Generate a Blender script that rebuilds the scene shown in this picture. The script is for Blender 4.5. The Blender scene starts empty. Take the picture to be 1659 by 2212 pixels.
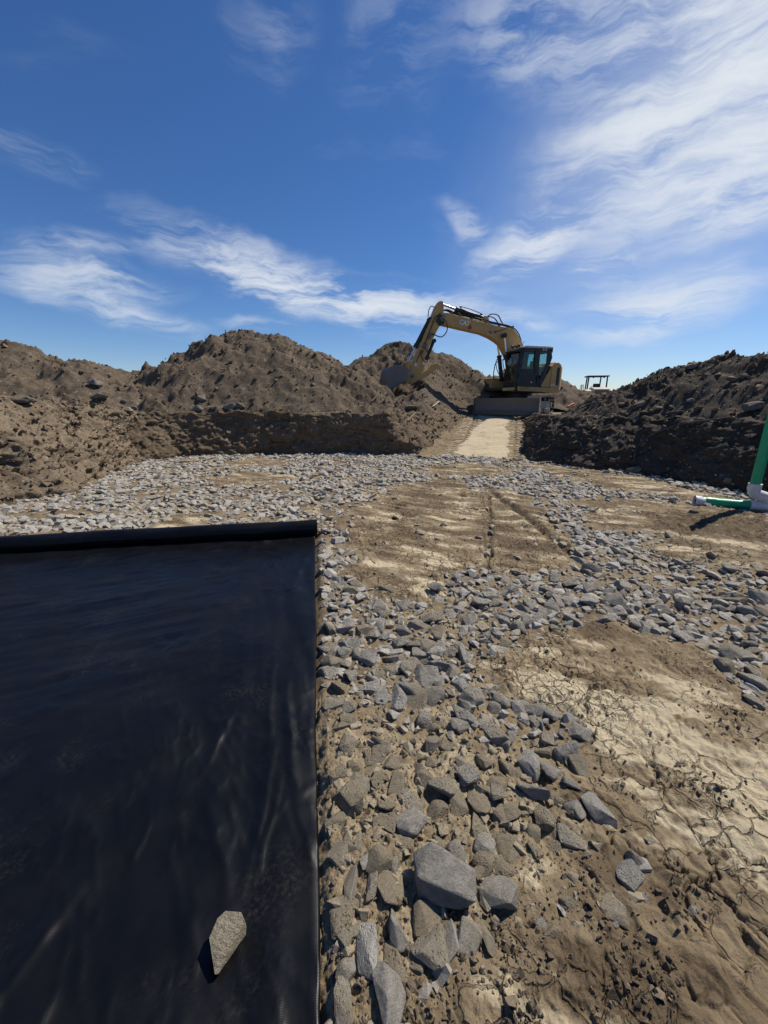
import bpy, bmesh, math, random
import numpy as np
from mathutils import Vector, Matrix, Euler
R = math.radians
scene = bpy.context.scene
col = scene.collection
rng = np.random.default_rng(7)
random.seed(7)

# ------------------------------------------------------------------ camera, world, sun, exposure
PITCH = R(16.5); EYE = 1.6; FPX = 831.0; PW, PH = 1659.0, 2212.0
cam_d = bpy.data.cameras.new('camera'); cam = bpy.data.objects.new('camera', cam_d); col.objects.link(cam)
cam.location = (0, 0, EYE); cam.rotation_euler = (R(90) - PITCH, 0, 0)
cam_d.sensor_fit = 'VERTICAL'; cam_d.sensor_height = 36; cam_d.lens = 36 * FPX / PH
cam_d.clip_start = 0.02; cam_d.clip_end = 9000
scene.camera = cam
SUN_EL, SUN_AZ = R(54), R(59)
sun_d = bpy.data.lights.new('sun', 'SUN'); sun = bpy.data.objects.new('sun', sun_d); col.objects.link(sun)
sun_d.energy = 4.9; sun_d.angle = R(0.53); sun_d.color = (1, .94, .845)
S = Vector((math.cos(SUN_EL) * math.sin(SUN_AZ), math.cos(SUN_EL) * math.cos(SUN_AZ), math.sin(SUN_EL)))
sun.rotation_euler = S.to_track_quat('Z', 'Y').to_euler()
sun.location = S * 60
vs = scene.view_settings
vs.view_transform = 'Standard'; vs.look = 'None'; vs.gamma = 1; vs.use_curve_mapping = False
vs.exposure = 0.12

SKY_STRENGTH = 0.086
world = bpy.data.worlds.new('World'); scene.world = world; world.use_nodes = True
def build_world():
    nt = world.node_tree; nt.nodes.clear(); L = nt.links.new
    N = lambda t, **k: setup(nt.nodes.new(t), k)
    def setup(n, k):
        for a, b in k.items(): setattr(n, a, b)
        return n
    out = N('ShaderNodeOutputWorld'); bg = N('ShaderNodeBackground'); L(bg.outputs[0], out.inputs[0])
    bg.inputs[1].default_value = SKY_STRENGTH
    sky = N('ShaderNodeTexSky', sky_type='NISHITA'); sky.sun_disc = False
    sky.sun_elevation = SUN_EL; sky.sun_rotation = SUN_AZ
    sky.altitude = 900; sky.air_density = 1.0; sky.dust_density = 0.15; sky.ozone_density = 3.2
    hs = N('ShaderNodeHueSaturation');  hs.inputs['Saturation'].default_value = 1.2; L(sky.outputs[0], hs.inputs['Color'])
    tc = N('ShaderNodeTexCoord'); sp = N('ShaderNodeSeparateXYZ'); L(tc.outputs['Generated'], sp.inputs[0])
    az = N('ShaderNodeMath', operation='ARCTAN2'); L(sp.outputs[0], az.inputs[0]); L(sp.outputs[1], az.inputs[1])
    el = N('ShaderNodeMath', operation='ARCSINE'); L(sp.outputs[2], el.inputs[0])
    cb = N('ShaderNodeCombineXYZ'); L(az.outputs[0], cb.inputs[0]); L(el.outputs[0], cb.inputs[1])
    # cirrus: each cloud an ellipse on the sky (azimuth, elevation in degrees), streaked along its own axis
    def aze(u, v):
        x = (u - PW / 2) / FPX; y = -(v - PH / 2) / FPX
        d = Vector((x, math.cos(PITCH) + math.sin(PITCH) * y, -math.sin(PITCH) + math.cos(PITCH) * y)).normalized()
        return math.atan2(d.x, d.y), math.asin(d.z)
    clouds = [  # u0,v0 -> u1,v1 the long axis, half width in px, strength
        (330, 500, 880, 690, 50, .95), (430, 560, 700, 640, 45, .5), (640, 640, 1090, 665, 42, .8), (0, 560, 330, 625, 30, .7), (0, 600, 420, 715, 22, .7),
        (0, 520, 280, 535, 18, .4), (500, 700, 620, 705, 14, .5), (965, 455, 1050, 520, 22, .5), (1060, 580, 1240, 470, 44, 1.15),
        (1260, 590, 1390, 570, 24, 1.0), (1260, 700, 1600, 620, 48, 1.0), (1480, 470, 1800, 400, 46, 1.0), (1180, 420, 1800, 250, 110, .75),
        (1300, 150, 1800, -40, 200, .85), (1550, 300, 1780, 60, 170, 1.3), (1250, 330, 1700, 330, 60, .55), (520, 100, 640, 10, 60, .13),
        (760, 150, 950, 20, 90, .14), (0, 310, 150, 350, 22, .25), (1000, 40, 1400, 60, 70, .5), (1130, 690, 1200, 720, 22, .4), (900, 740, 1200, 690, 26, .3)]
    def noise2(vec, scale, detail, rough=.55, dist=0.):
        x = N('ShaderNodeTexNoise', noise_dimensions='2D'); x.inputs['Scale'].default_value = scale; x.inputs['Detail'].default_value = detail
        x.inputs['Roughness'].default_value = rough; x.inputs['Distortion'].default_value = dist; L(vec, x.inputs['Vector']); return x
    nw = noise2(cb.outputs[0], 7, 3)
    ws = N('ShaderNodeVectorMath', operation='MULTIPLY_ADD'); L(nw.outputs['Color'], ws.inputs[0]); ws.inputs[1].default_value = (.10, .05, 0); ws.inputs[2].default_value = (-.05, -.025, 0)
    wv = N('ShaderNodeVectorMath', operation='ADD'); L(cb.outputs[0], wv.inputs[0]); L(ws.outputs[0], wv.inputs[1])
    def add(p, q):
        if p is None: return q
        x = N('ShaderNodeMath', operation='ADD'); L(p, x.inputs[0]); L(q, x.inputs[1]); return x.outputs[0]
    classes = {-12: None, 12: None, 38: None}
    for (u0, v0, u1, v1, w, s) in clouds:
        a0, e0 = aze(u0, v0); a1, e1 = aze(u1, v1); ca, ce = (a0 + a1) / 2, (e0 + e1) / 2
        dx, dy = (a1 - a0), (e1 - e0); half = math.hypot(dx, dy) / 2 + .03; ang = math.atan2(dy, dx); hw = w / FPX * (math.cos(ce) ** .5)
        m = N('ShaderNodeMapping', vector_type='TEXTURE'); L(wv.outputs[0], m.inputs[0])
        m.inputs['Location'].default_value = (ca, ce, 0); m.inputs['Rotation'].default_value = (0, 0, ang); m.inputs['Scale'].default_value = (half, hw, 1)
        ln = N('ShaderNodeVectorMath', operation='LENGTH'); L(m.outputs[0], ln.inputs[0])
        fo = N('ShaderNodeMapRange', interpolation_type='SMOOTHSTEP'); L(ln.outputs['Value'], fo.inputs[0])
        for k, v in zip((1, 2, 3, 4), (1.35, .05, 0, s)): fo.inputs[k].default_value = v
        k = min(classes, key=lambda q: abs(q - math.degrees(ang))); classes[k] = add(classes[k], fo.outputs[0])
    acc = None
    for k, msk in classes.items():
        m = N('ShaderNodeMapping'); L(wv.outputs[0], m.inputs[0]); m.inputs['Rotation'].default_value = (0, 0, R(-k)); m.inputs['Scale'].default_value = (3.6, 19, 1)
        m.inputs['Location'].default_value = (k * .37, k * .11, 0)
        ns = noise2(m.outputs[0], 1.0, 8, .66, .15)
        nr = N('ShaderNodeMapRange', interpolation_type='SMOOTHSTEP'); L(ns.outputs[0], nr.inputs[0])
        for kk, v in zip((1, 2, 3, 4), (.36, .74, 0.02, 1.5)): nr.inputs[kk].default_value = v
        mu = N('ShaderNodeMath', operation='MULTIPLY'); L(msk, mu.inputs[0]); L(nr.outputs[0], mu.inputs[1]); acc = add(acc, mu.outputs[0])
    a0, e0 = aze(1760, 60)     # hazy bright cirrus towards the sun
    m = N('ShaderNodeMapping', vector_type='TEXTURE'); L(wv.outputs[0], m.inputs[0]); m.inputs['Location'].default_value = (a0, e0, 0); m.inputs['Rotation'].default_value = (0, 0, R(40)); m.inputs['Scale'].default_value = (.62, .34, 1)
    ln = N('ShaderNodeVectorMath', operation='LENGTH'); L(m.outputs[0], ln.inputs[0]); fo = N('ShaderNodeMapRange', interpolation_type='SMOOTHSTEP'); L(ln.outputs['Value'], fo.inputs[0])
    for k, v in zip((1, 2, 3, 4), (1.3, .0, 0, .38)): fo.inputs[k].default_value = v
    acc = add(acc, fo.outputs[0])
    # thin veil everywhere, the same kind of cirrus all round the sky
    vm = N('ShaderNodeMapping'); L(cb.outputs[0], vm.inputs[0]); vm.inputs['Rotation'].default_value = (0, 0, R(14)); vm.inputs['Scale'].default_value = (2.2, 7, 1)
    vn = noise2(vm.outputs[0], 1.1, 6, .55, .25)
    vr = N('ShaderNodeMapRange', interpolation_type='SMOOTHSTEP'); L(vn.outputs[0], vr.inputs[0])
    for k, v in zip((1, 2, 3, 4), (.6, .95, 0, .12)): vr.inputs[k].default_value = v
    ad = N('ShaderNodeMath', operation='ADD', use_clamp=False); L(acc, ad.inputs[0]); L(vr.outputs[0], ad.inputs[1])
    # soft saturation 1-exp(-x)
    ng = N('ShaderNodeMath', operation='MULTIPLY'); L(ad.outputs[0], ng.inputs[0]); ng.inputs[1].default_value = -1.15
    ex = N('ShaderNodeMath', operation='EXPONENT'); L(ng.outputs[0], ex.inputs[0])
    on = N('ShaderNodeMath', operation='SUBTRACT'); on.inputs[0].default_value = 1; L(ex.outputs[0], on.inputs[1])
    mx = N('ShaderNodeMix', data_type='RGBA'); L(on.outputs[0], mx.inputs['Factor']); wb = N('ShaderNodeMix', data_type='RGBA', blend_type='MULTIPLY'); wb.inputs['Factor'].default_value = 1; L(hs.outputs[0], wb.inputs['A']); wb.inputs['B'].default_value = (.88, .93, 1.1, 1); L(wb.outputs['Result'], mx.inputs['A']); mx.inputs['B'].default_value = (8.2, 8.7, 9.3, 1)
    L(mx.outputs['Result'], bg.inputs[0])
build_world()
world.cycles.sampling_method = 'MANUAL'; world.cycles.sample_map_resolution = 256

# ------------------------------------------------------------------ helpers
def ray(u, v):
    x = (u - PW / 2) / FPX; y = -(v - PH / 2) / FPX
    return Vector((x, math.cos(PITCH) + math.sin(PITCH) * y, -math.sin(PITCH) + math.cos(PITCH) * y))
def G(u, v, z=0.0):
    d = ray(u, v); t = (z - EYE) / d.z; return Vector((d.x * t, d.y * t, z))
def AT(u, v, Y):
    d = ray(u, v); t = Y / d.y; return Vector((d.x * t, Y, EYE + d.z * t))

def _h(ix, iy, seed):
    n = (ix.astype(np.int64) * 374761393 + iy.astype(np.int64) * 668265263 + seed * 1442695041) & 0xffffffff
    n = ((n ^ (n >> 13)) * 1274126177) & 0xffffffff
    n = ((n ^ (n >> 16)) * 2246822519) & 0xffffffff
    return ((n ^ (n >> 15)) & 0xffffff) / float(0x1000000)
def perlin(x, y, seed=0):
    ix = np.floor(x); iy = np.floor(y); fx = x - ix; fy = y - iy
    ux = fx * fx * fx * (fx * (fx * 6 - 15) + 10); uy = fy * fy * fy * (fy * (fy * 6 - 15) + 10)
    def g(dx, dy):
        a = _h(ix + dx, iy + dy, seed) * 6.2831853
        return np.cos(a) * (fx - dx) + np.sin(a) * (fy - dy)
    a = g(0, 0); b = g(1, 0); c = g(0, 1); d = g(1, 1)
    return ((a + (b - a) * ux) * (1 - uy) + (c + (d - c) * ux) * uy) * 1.5
def fbm(x, y, o=4, seed=0, gain=.5, lac=2.03):
    s = 0; a = 1; 
    for i in range(o):
        s = s + a * perlin(x, y, seed + i * 17); x = x * lac + 3.7; y = y * lac + 1.9; a *= gain
    return s
def worley(x, y, seed=0):
    ix = np.floor(x); iy = np.floor(y); f1 = np.full(x.shape, 9.); f2 = np.full(x.shape, 9.); idn = np.zeros(x.shape)
    for dx in (-1, 0, 1):
        for dy in (-1, 0, 1):
            cx = ix + dx; cy = iy + dy
            d = np.hypot(cx + _h(cx, cy, seed) - x, cy + _h(cx, cy, seed + 5) - y)
            m = d < f1
            f2 = np.where(m, f1, np.minimum(f2, d)); idn = np.where(m, _h(cx, cy, seed + 9), idn); f1 = np.where(m, d, f1)
    return f1, f2, idn
def sstep(a, b, x):
    t = np.clip((x - a) / (b - a), 0, 1); return t * t * (3 - 2 * t)
def poly_sd(x, y, P):
    """signed distance to a polygon, positive inside"""
    P = np.asarray(P, float); d2 = np.full(x.shape, 1e9); ins = np.zeros(x.shape, bool); n = len(P)
    for i in range(n):
        ax, ay = P[i]; bx, by = P[(i + 1) % n]; ex, ey = bx - ax, by - ay
        t = np.clip(((x - ax) * ex + (y - ay) * ey) / (ex * ex + ey * ey), 0, 1)
        d2 = np.minimum(d2, (x - ax - t * ex) ** 2 + (y - ay - t * ey) ** 2)
        if ay != by:
            c = ((ay > y) != (by > y)) & (x < ex * (y - ay) / (ey) + ax)
            ins ^= c
    d = np.sqrt(d2); return np.where(ins, d, -d)
def seg_d(x, y, pts):
    """distance to a polyline, arc length and signed side"""
    best = np.full(x.shape, 1e9); sl = np.zeros(x.shape); sd = np.zeros(x.shape); L0 = 0
    for (ax, ay), (bx, by) in zip(pts[:-1], pts[1:]):
        ex, ey = bx - ax, by - ay; ll = math.hypot(ex, ey)
        t = np.clip(((x - ax) * ex + (y - ay) * ey) / (ll * ll), 0, 1)
        d = np.hypot(x - ax - t * ex, y - ay - t * ey); m = d < best
        best = np.where(m, d, best); sl = np.where(m, L0 + t * ll, sl); sd = np.where(m, (ex * (y - ay) - ey * (x - ax)) / ll, sd); L0 += ll
    return best, sl, sd

def np_mesh(name, V, F, smooth=True, attrs=None):
    V = np.asarray(V, np.float32); F = np.asarray(F, np.int32); k = F.shape[1]
    me = bpy.data.meshes.new(name)
    me.vertices.add(len(V)); me.vertices.foreach_set('co', V.ravel())
    me.loops.add(F.size); me.loops.foreach_set('vertex_index', F.ravel())
    me.polygons.add(len(F)); me.polygons.foreach_set('loop_start', np.arange(0, F.size, k, dtype=np.int32))
    me.update(calc_edges=True)
    if smooth: me.polygons.foreach_set('use_smooth', np.ones(len(F), bool))
    else: me.polygons.foreach_set('use_smooth', np.zeros(len(F), bool))
    for n, a in (attrs or {}).items():
        at = me.attributes.new(n, 'FLOAT', 'POINT'); at.data.foreach_set('value', np.asarray(a, np.float32).ravel())
    me.update(); return me
def grid_faces(nr, nc):
    i = np.arange(nr - 1)[:, None] * nc + np.arange(nc - 1)[None, :]
    return np.stack([i, i + 1, i + nc + 1, i + nc], -1).reshape(-1, 4)
def link(name, me, mat=None, parent=None):
    o = bpy.data.objects.new(name, me); col.objects.link(o)
    if mat is not None and me is not None and not me.materials: me.materials.append(mat)
    if parent is not None: o.parent = parent
    return o
def tag(o, label=None, cat=None, group=None, kind=None):
    if label: o['label'] = label
    if cat: o['category'] = cat
    if group: o['group'] = group
    if kind: o['kind'] = kind
    return o
def empty(name, loc=(0, 0, 0), rz=0):
    o = bpy.data.objects.new(name, None); col.objects.link(o); o.location = loc; o.rotation_euler = (0, 0, rz); o.empty_display_size = .2
    return o

# ------------------------------------------------------------------ materials
class Mat:
    def __init__(s, name):
        s.m = bpy.data.materials.new(name); s.m.use_nodes = True; s.nt = s.m.node_tree
        s.b = s.nt.nodes['Principled BSDF']; s.L = s.nt.links.new
        s.tc = None
    def n(s, t, **k):
        x = s.nt.nodes.new(t)
        for a, b in k.items(): setattr(x, a, b)
        return x
    def coord(s, kind='Object', scale=(1, 1, 1)):
        if s.tc is None: s.tc = s.n('ShaderNodeTexCoord')
        if scale == (1, 1, 1): return s.tc.outputs[kind]
        m = s.n('ShaderNodeMapping'); s.L(s.tc.outputs[kind], m.inputs[0]); m.inputs['Scale'].default_value = scale; return m.outputs[0]
    def noise(s, scale, detail=5, rough=.55, co=None, dist=0):
        x = s.n('ShaderNodeTexNoise'); x.inputs['Scale'].default_value = scale; x.inputs['Detail'].default_value = detail
        x.inputs['Roughness'].default_value = rough; x.inputs['Distortion'].default_value = dist
        s.L(co or s.coord(), x.inputs['Vector']); return x.outputs[0]
    def vor(s, scale, feature='F1', co=None, out='Distance'):
        x = s.n('ShaderNodeTexVoronoi', feature=feature); x.inputs['Scale'].default_value = scale; s.L(co or s.coord(), x.inputs['Vector']); return x.outputs[out]
    def rng(s, v, a, b, c=0, d=1, smooth=True):
        x = s.n('ShaderNodeMapRange'); x.interpolation_type = 'SMOOTHSTEP' if smooth else 'LINEAR'; s.L(v, x.inputs[0])
        for k, q in zip((1, 2, 3, 4), (a, b, c, d)): x.inputs[k].default_value = q
        return x.outputs[0]
    def mix(s, f, a, b, blend='MIX'):
        x = s.n('ShaderNodeMix', data_type='RGBA', blend_type=blend)
        for sock, q in ((x.inputs['Factor'], f), (x.inputs['A'], a), (x.inputs['B'], b)):
            if hasattr(q, 'is_output'): s.L(q, sock)
            elif isinstance(q, (int, float)): sock.default_value = q
            else: sock.default_value = (*q, 1)
        return x.outputs['Result']
    def math(s, op, a, b=None):
        x = s.n('ShaderNodeMath', operation=op)
        for i, q in enumerate((a, b)):
            if q is None: continue
            if hasattr(q, 'is_output'): s.L(q, x.inputs[i])
            else: x.inputs[i].default_value = q
        return x.outputs[0]
    def attr(s, name):
        x = s.n('ShaderNodeAttribute'); x.attribute_name = name; return x.outputs['Fac']
    def bump(s, h, strength=.5, dist=.02, prev=None):
        x = s.n('ShaderNodeBump'); x.inputs['Strength'].default_value = strength; x.inputs['Distance'].default_value = dist; s.L(h, x.inputs['Height'])
        if prev: s.L(prev, x.inputs['Normal'])
        return x.outputs[0]
    def done(s, color=None, rough=.9, normal=None, spec=.3, metal=0):
        b = s.b
        for k, q in (('Base Color', color), ('Roughness', rough), ('Metallic', metal), ('Specular IOR Level', spec)):
            if q is None: continue
            if hasattr(q, 'is_output'): s.L(q, b.inputs[k])
            elif isinstance(q, (int, float)): b.inputs[k].default_value = q
            else: b.inputs[k].default_value = (*q, 1)
        if normal: s.L(normal, b.inputs['Normal'])
        return s.m

def soil_mat(name, damp_and_shade, mid, dry, fine=1.0):
    """pit floor: damp / ordinary / dry pale crust, driven by the 'dry' attribute"""
    M = Mat(name); a = M.attr('dry')
    n1 = M.noise(9 * fine, 8, .62); n2 = M.noise(55 * fine, 5, .6); n3 = M.noise(2.2, 4, .5)
    d = M.math('ADD', a, M.math('MULTIPLY', M.math('SUBTRACT', n1, .5), .75))
    d = M.math('ADD', d, M.math('MULTIPLY', M.math('SUBTRACT', n2, .5), .35))
    c = M.mix(M.rng(d, .05, .45), damp_and_shade, mid); c = M.mix(M.rng(d, .5, .86), c, dry)
    c = M.mix(M.rng(n3, .35, .7, 0, .35), c, M.mix(.6, c, (.28, .205, .115)))
    c = M.mix(M.rng(M.noise(210, 3, .6), .6, .78, 0, .45), c, (.34, .30, .24))
    c = M.mix(M.rng(M.noise(150, 3, .6), .6, .75, 0, .5), c, (.09, .062, .038))
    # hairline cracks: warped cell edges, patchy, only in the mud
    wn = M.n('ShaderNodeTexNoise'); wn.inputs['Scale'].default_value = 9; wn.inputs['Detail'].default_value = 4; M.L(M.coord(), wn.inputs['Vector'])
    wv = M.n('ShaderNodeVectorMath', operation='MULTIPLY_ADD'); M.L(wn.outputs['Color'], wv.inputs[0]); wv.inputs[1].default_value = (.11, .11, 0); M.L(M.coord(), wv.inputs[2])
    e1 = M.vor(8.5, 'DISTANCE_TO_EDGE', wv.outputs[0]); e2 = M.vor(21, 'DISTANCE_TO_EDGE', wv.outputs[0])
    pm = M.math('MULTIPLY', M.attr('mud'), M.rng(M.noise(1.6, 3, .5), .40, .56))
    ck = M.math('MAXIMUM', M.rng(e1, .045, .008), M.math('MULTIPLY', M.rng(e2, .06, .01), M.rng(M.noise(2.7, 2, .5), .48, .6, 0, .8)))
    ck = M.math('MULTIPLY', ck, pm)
    c = M.mix(M.math('MULTIPLY', ck, .55), c, damp_and_shade)  # crack lines painted darker, standing in for the occlusion shade inside them
    b = M.bump(M.noise(30, 9, .72), .75, .02); b = M.bump(M.noise(160, 4, .65), .6, .006, b); b = M.bump(ck, 1.0, -.022, b)
    return M.done(c, .93, b, .2)
MAT = {}
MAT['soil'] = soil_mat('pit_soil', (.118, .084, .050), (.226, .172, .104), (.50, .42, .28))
def dirt_mat(name, c0, c1, c2, stone=(.26, .235, .2)):
    M = Mat(name)
    n1 = M.noise(.55, 5, .55); n2 = M.noise(5, 8, .65); n3 = M.noise(28, 6, .65)
    c = M.mix(M.rng(n1, .35, .65), c0, c1); c = M.mix(M.rng(n2, .45, .75), c, c2)
    c = M.mix(M.rng(n3, .35, .7, .5, 0), c, tuple(x * .55 for x in c0))
    v = M.vor(13, out='Color'); f = M.vor(13)
    sep = M.n('ShaderNodeSeparateColor'); M.L(v, sep.inputs[0])
    spk = M.math('MULTIPLY', M.rng(sep.outputs[0], .82, .86), M.rng(f, .3, .22))
    c = M.mix(spk, c, stone)
    b = M.bump(M.noise(11, 8, .7), .6, .05); b = M.bump(M.noise(60, 5, .65), .7, .02, b)
    return M.done(c, .95, b, .15)
MAT['dirt'] = dirt_mat('spoil_dirt', (.112, .084, .058), (.152, .115, .078), (.20, .158, .11))
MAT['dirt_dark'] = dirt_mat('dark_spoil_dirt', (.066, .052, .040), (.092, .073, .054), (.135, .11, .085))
MAT['bank'] = dirt_mat('cut_bank_earth', (.160, .121, .081), (.235, .180, .120), (.32, .255, .175))
MAT['wall'] = dirt_mat('cut_wall_earth', (.125, .092, .060), (.18, .133, .085), (.25, .19, .125))
MAT['ground'] = dirt_mat('open_ground_earth', (.19, .145, .10), (.25, .19, .13), (.32, .25, .17))
def stone_mat(name, single, base0=(.25, .234, .203), base1=(.49, .457, .395), dustc=(.40, .325, .215)):
    M = Mat(name)
    if single:
        oi = M.n('ShaderNodeObjectInfo'); rnd = oi.outputs['Random']
        at = M.n('ShaderNodeAttribute', attribute_type='OBJECT'); at.attribute_name = 'dust'; dust = at.outputs['Fac']
        sc = .1
        co = M.coord('Object', (1, 1, 1))
        ad = M.n('ShaderNodeVectorMath', operation='ADD'); M.L(co, ad.inputs[0]); cmb = M.n('ShaderNodeCombineXYZ'); M.L(M.math('MULTIPLY', rnd, 90.), cmb.inputs[0]); M.L(cmb.outputs[0], ad.inputs[1]); co = ad.outputs[0]
    else:
        rnd = M.attr('rnd'); dust = M.attr('dust'); sc = 1; co = M.coord()
    k = (lambda q: q * sc)
    c = M.mix(rnd, base0, base1)
    warm = M.math('FRACT', M.math('MULTIPLY', rnd, 7.31))
    c = M.mix(M.rng(warm, .5, 1, 0, .6), c, (.36, .31, .235))
    n = M.noise(k(60), 8, .68, co); c = M.mix(M.rng(n, .3, .72, -.0, 1), M.mix(.34, c, (.11, .105, .098)), M.mix(.3, c, (.68, .66, .61)))
    pit = M.vor(k(95), co=co); pm = M.math('MULTIPLY', M.rng(pit, .34, .12), M.rng(M.math('FRACT', M.math('MULTIPLY', rnd, 3.77)), .55, .75))
    g = M.n('ShaderNodeNewGeometry'); sz = M.n('ShaderNodeSeparateXYZ'); M.L(g.outputs['Normal'], sz.inputs[0])
    dn = M.noise(k(22), 5, .6, co)
    df = M.math('MULTIPLY', M.rng(M.math('ADD', M.math('MULTIPLY', sz.outputs[2], .25), M.math('ADD', dn, M.math('MULTIPLY', dust, .5))), .72, 1.02), M.rng(dust, 0, .8, .2, 1))
    c = M.mix(df, c, M.mix(M.noise(k(40), 4, .6, co), (.30, .255, .18), dustc))
    b = M.bump(M.noise(k(45), 8, .72, co), .8, k(.02) if not single else .15); b = M.bump(M.noise(k(190), 5, .7, co), .6, .006 if not single else .05, b); b = M.bump(pm, -.0 + .9, -.015 if not single else -.09, b)
    return M.done(c, .85, b, .3)
MAT['gravel'] = stone_mat('crushed_rock', False)
MAT['stone'] = stone_mat('crushed_stone', True, (.34, .312, .262), (.61, .565, .475))
MAT['rock'] = stone_mat('dusty_boulder', True, (.17, .15, .125), (.30, .265, .215), (.25, .19, .125))
def tan_rock():
    M = Mat('tan_rock'); n = M.noise(5, 9, .7); v = M.noise(1.6, 4, .6)
    c = M.mix(M.rng(n, .3, .7), (.30, .255, .175), (.48, .42, .31)); c = M.mix(M.rng(v, .5, .7, 0, .35), c, (.25, .2, .13))
    return M.done(c, .88, M.bump(n, .8, .12), .25)
MAT['tan_rock'] = tan_rock()
def clod_mat():
    M = Mat('soil_clods'); r = M.attr('rnd')
    c = M.mix(r, (.085, .064, .044), (.24, .19, .13)); n = M.noise(50, 6, .65)
    c = M.mix(M.rng(n, .3, .7), M.mix(.4, c, (.07, .05, .032)), c)
    return M.done(c, .95, M.bump(n, .6, .02), .15)
MAT['clod'] = clod_mat()
def plastic_sheet():
    M = Mat('black_woven_sheet')
    co = M.coord('UV')
    wx = M.n('ShaderNodeTexWave', wave_type='BANDS', bands_direction='X'); wx.inputs['Scale'].default_value = 105; M.L(co, wx.inputs[0])
    wy = M.n('ShaderNodeTexWave', wave_type='BANDS', bands_direction='Y'); wy.inputs['Scale'].default_value = 105; M.L(co, wy.inputs[0])
    weave = M.math('MULTIPLY', wx.outputs['Fac'], wy.outputs['Fac'])
    m = M.n('ShaderNodeMapping'); M.L(co, m.inputs[0]); m.inputs['Scale'].default_value = (26, 1.6, 1); m.inputs['Rotation'].default_value = (0, 0, R(4))
    streak = M.noise(1, 6, .6, m.outputs[0])
    m2 = M.n('ShaderNodeMapping'); M.L(co, m2.inputs[0]); m2.inputs['Scale'].default_value = (3, 14, 1); m2.inputs['Rotation'].default_value = (0, 0, R(-18))
    st2 = M.noise(1, 6, .6, m2.outputs[0])
    dust = M.math('MULTIPLY', M.rng(M.noise(2.3, 6, .65, co), .5, .78), M.rng(M.noise(60, 5, .7, co), .4, .75))
    c = M.mix(M.math('MULTIPLY', dust, .16), (.0034, .0036, .0045), (.24, .2, .15))
    b = M.bump(M.noise(5, 4, .5, co), .12, .02); b = M.bump(st2, .05, .008, b); b = M.bump(weave, .12, .0015, b)
    rough = M.rng(M.noise(3.1, 5, .6, co), .3, .7, .27, .44)
    return M.done(c, rough, b, .26)
MAT['sheet'] = plastic_sheet()
def paint(name, c, rough=.5, dirt=.35, dirtc=(.17, .125, .08), scale=4, metal=0, spec=.4):
    M = Mat(name); n = M.noise(scale, 7, .65); n2 = M.noise(scale * 7, 5, .65)
    f = M.math('MULTIPLY', M.rng(M.math('ADD', M.math('MULTIPLY', n, .7), M.math('MULTIPLY', n2, .3)), .38, .68), dirt)
    cc = M.mix(f, c, dirtc); return M.done(cc, M.rng(n2, .3, .7, rough * .85, min(1, rough * 1.25)), M.bump(n2, .12, .01), spec, metal)
MAT['yellow'] = paint('machine_yellow', (.56, .335, .105), .5, .5, (.24, .18, .12))
MAT['black'] = paint('machine_black', (.018, .021, .025), .45, .2)
MAT['hose'] = paint('black_rubber_hose', (.012, .012, .013), .55, .15)
MAT['steel'] = paint('worn_steel', (.15, .148, .145), .55, .5, (.13, .105, .08), 5, .25)
MAT['trackm'] = paint('track_steel', (.10, .095, .09), .5, .6, (.16, .12, .085), 6, .4)
MAT['chrome'] = paint('chrome_rod', (.75, .75, .75), .18, .06, metal=1.0)
MAT['white'] = paint('white_print', (.78, .78, .76), .5, .2)
MAT['red'] = paint('red_print', (.35, .045, .03), .5, .2)
MAT['roof_white'] = paint('pale_cab_roof', (.62, .62, .60), .45, .3)
MAT['cream'] = paint('cream_paint', (.62, .50, .33), .5, .3)
MAT['grille'] = paint('dusty_grille', (.20, .15, .10), .7, .5)
MAT['green'] = paint('green_pvc', (.016, .36, .165), .36, .14, (.10, .085, .06), 9)
MAT['whitepvc'] = paint('white_pvc', (.72, .72, .70), .42, .32, (.16, .14, .12), 16)
MAT['dark_in'] = paint('pipe_inside', (.03, .032, .04), .6, .2)
MAT['tube'] = paint('black_poly_tube', (.035, .035, .036), .4, .3, (.2, .17, .13))
MAT['wood'] = paint('weathered_lath', (.50, .42, .31), .8, .4)
MAT['stick'] = paint('dry_stick', (.30, .22, .14), .85, .4)
MAT['orange'] = paint('pink_orange_tape', (.80, .20, .12), .6, .2)
MAT['siding'] = paint('grey_green_siding', (.16, .18, .16), .7, .2)
MAT['shingle'] = paint('grey_shingle', (.11, .12, .125), .9, .3)
MAT['trim'] = paint('white_trim', (.7, .7, .68), .6, .1)
MAT['scrub'] = paint('scrub_leaves', (.055, .075, .03), .8, .3)
def glass():
    M = Mat('cab_glass'); b = M.b
    tr = M.n('ShaderNodeBsdfTransparent'); tr.inputs[0].default_value = (.62, .78, .76, 1)
    gl = M.n('ShaderNodeBsdfGlossy'); gl.inputs['Roughness'].default_value = .04
    fr = M.n('ShaderNodeFresnel'); fr.inputs[0].default_value = 1.5
    mx = M.n('ShaderNodeMixShader'); M.L(fr.outputs[0], mx.inputs[0]); M.L(tr.outputs[0], mx.inputs[1]); M.L(gl.outputs[0], mx.inputs[2])
    M.L(mx.outputs[0], M.nt.nodes['Material Output'].inputs[0]); return M.m
MAT['glass'] = glass()

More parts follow.
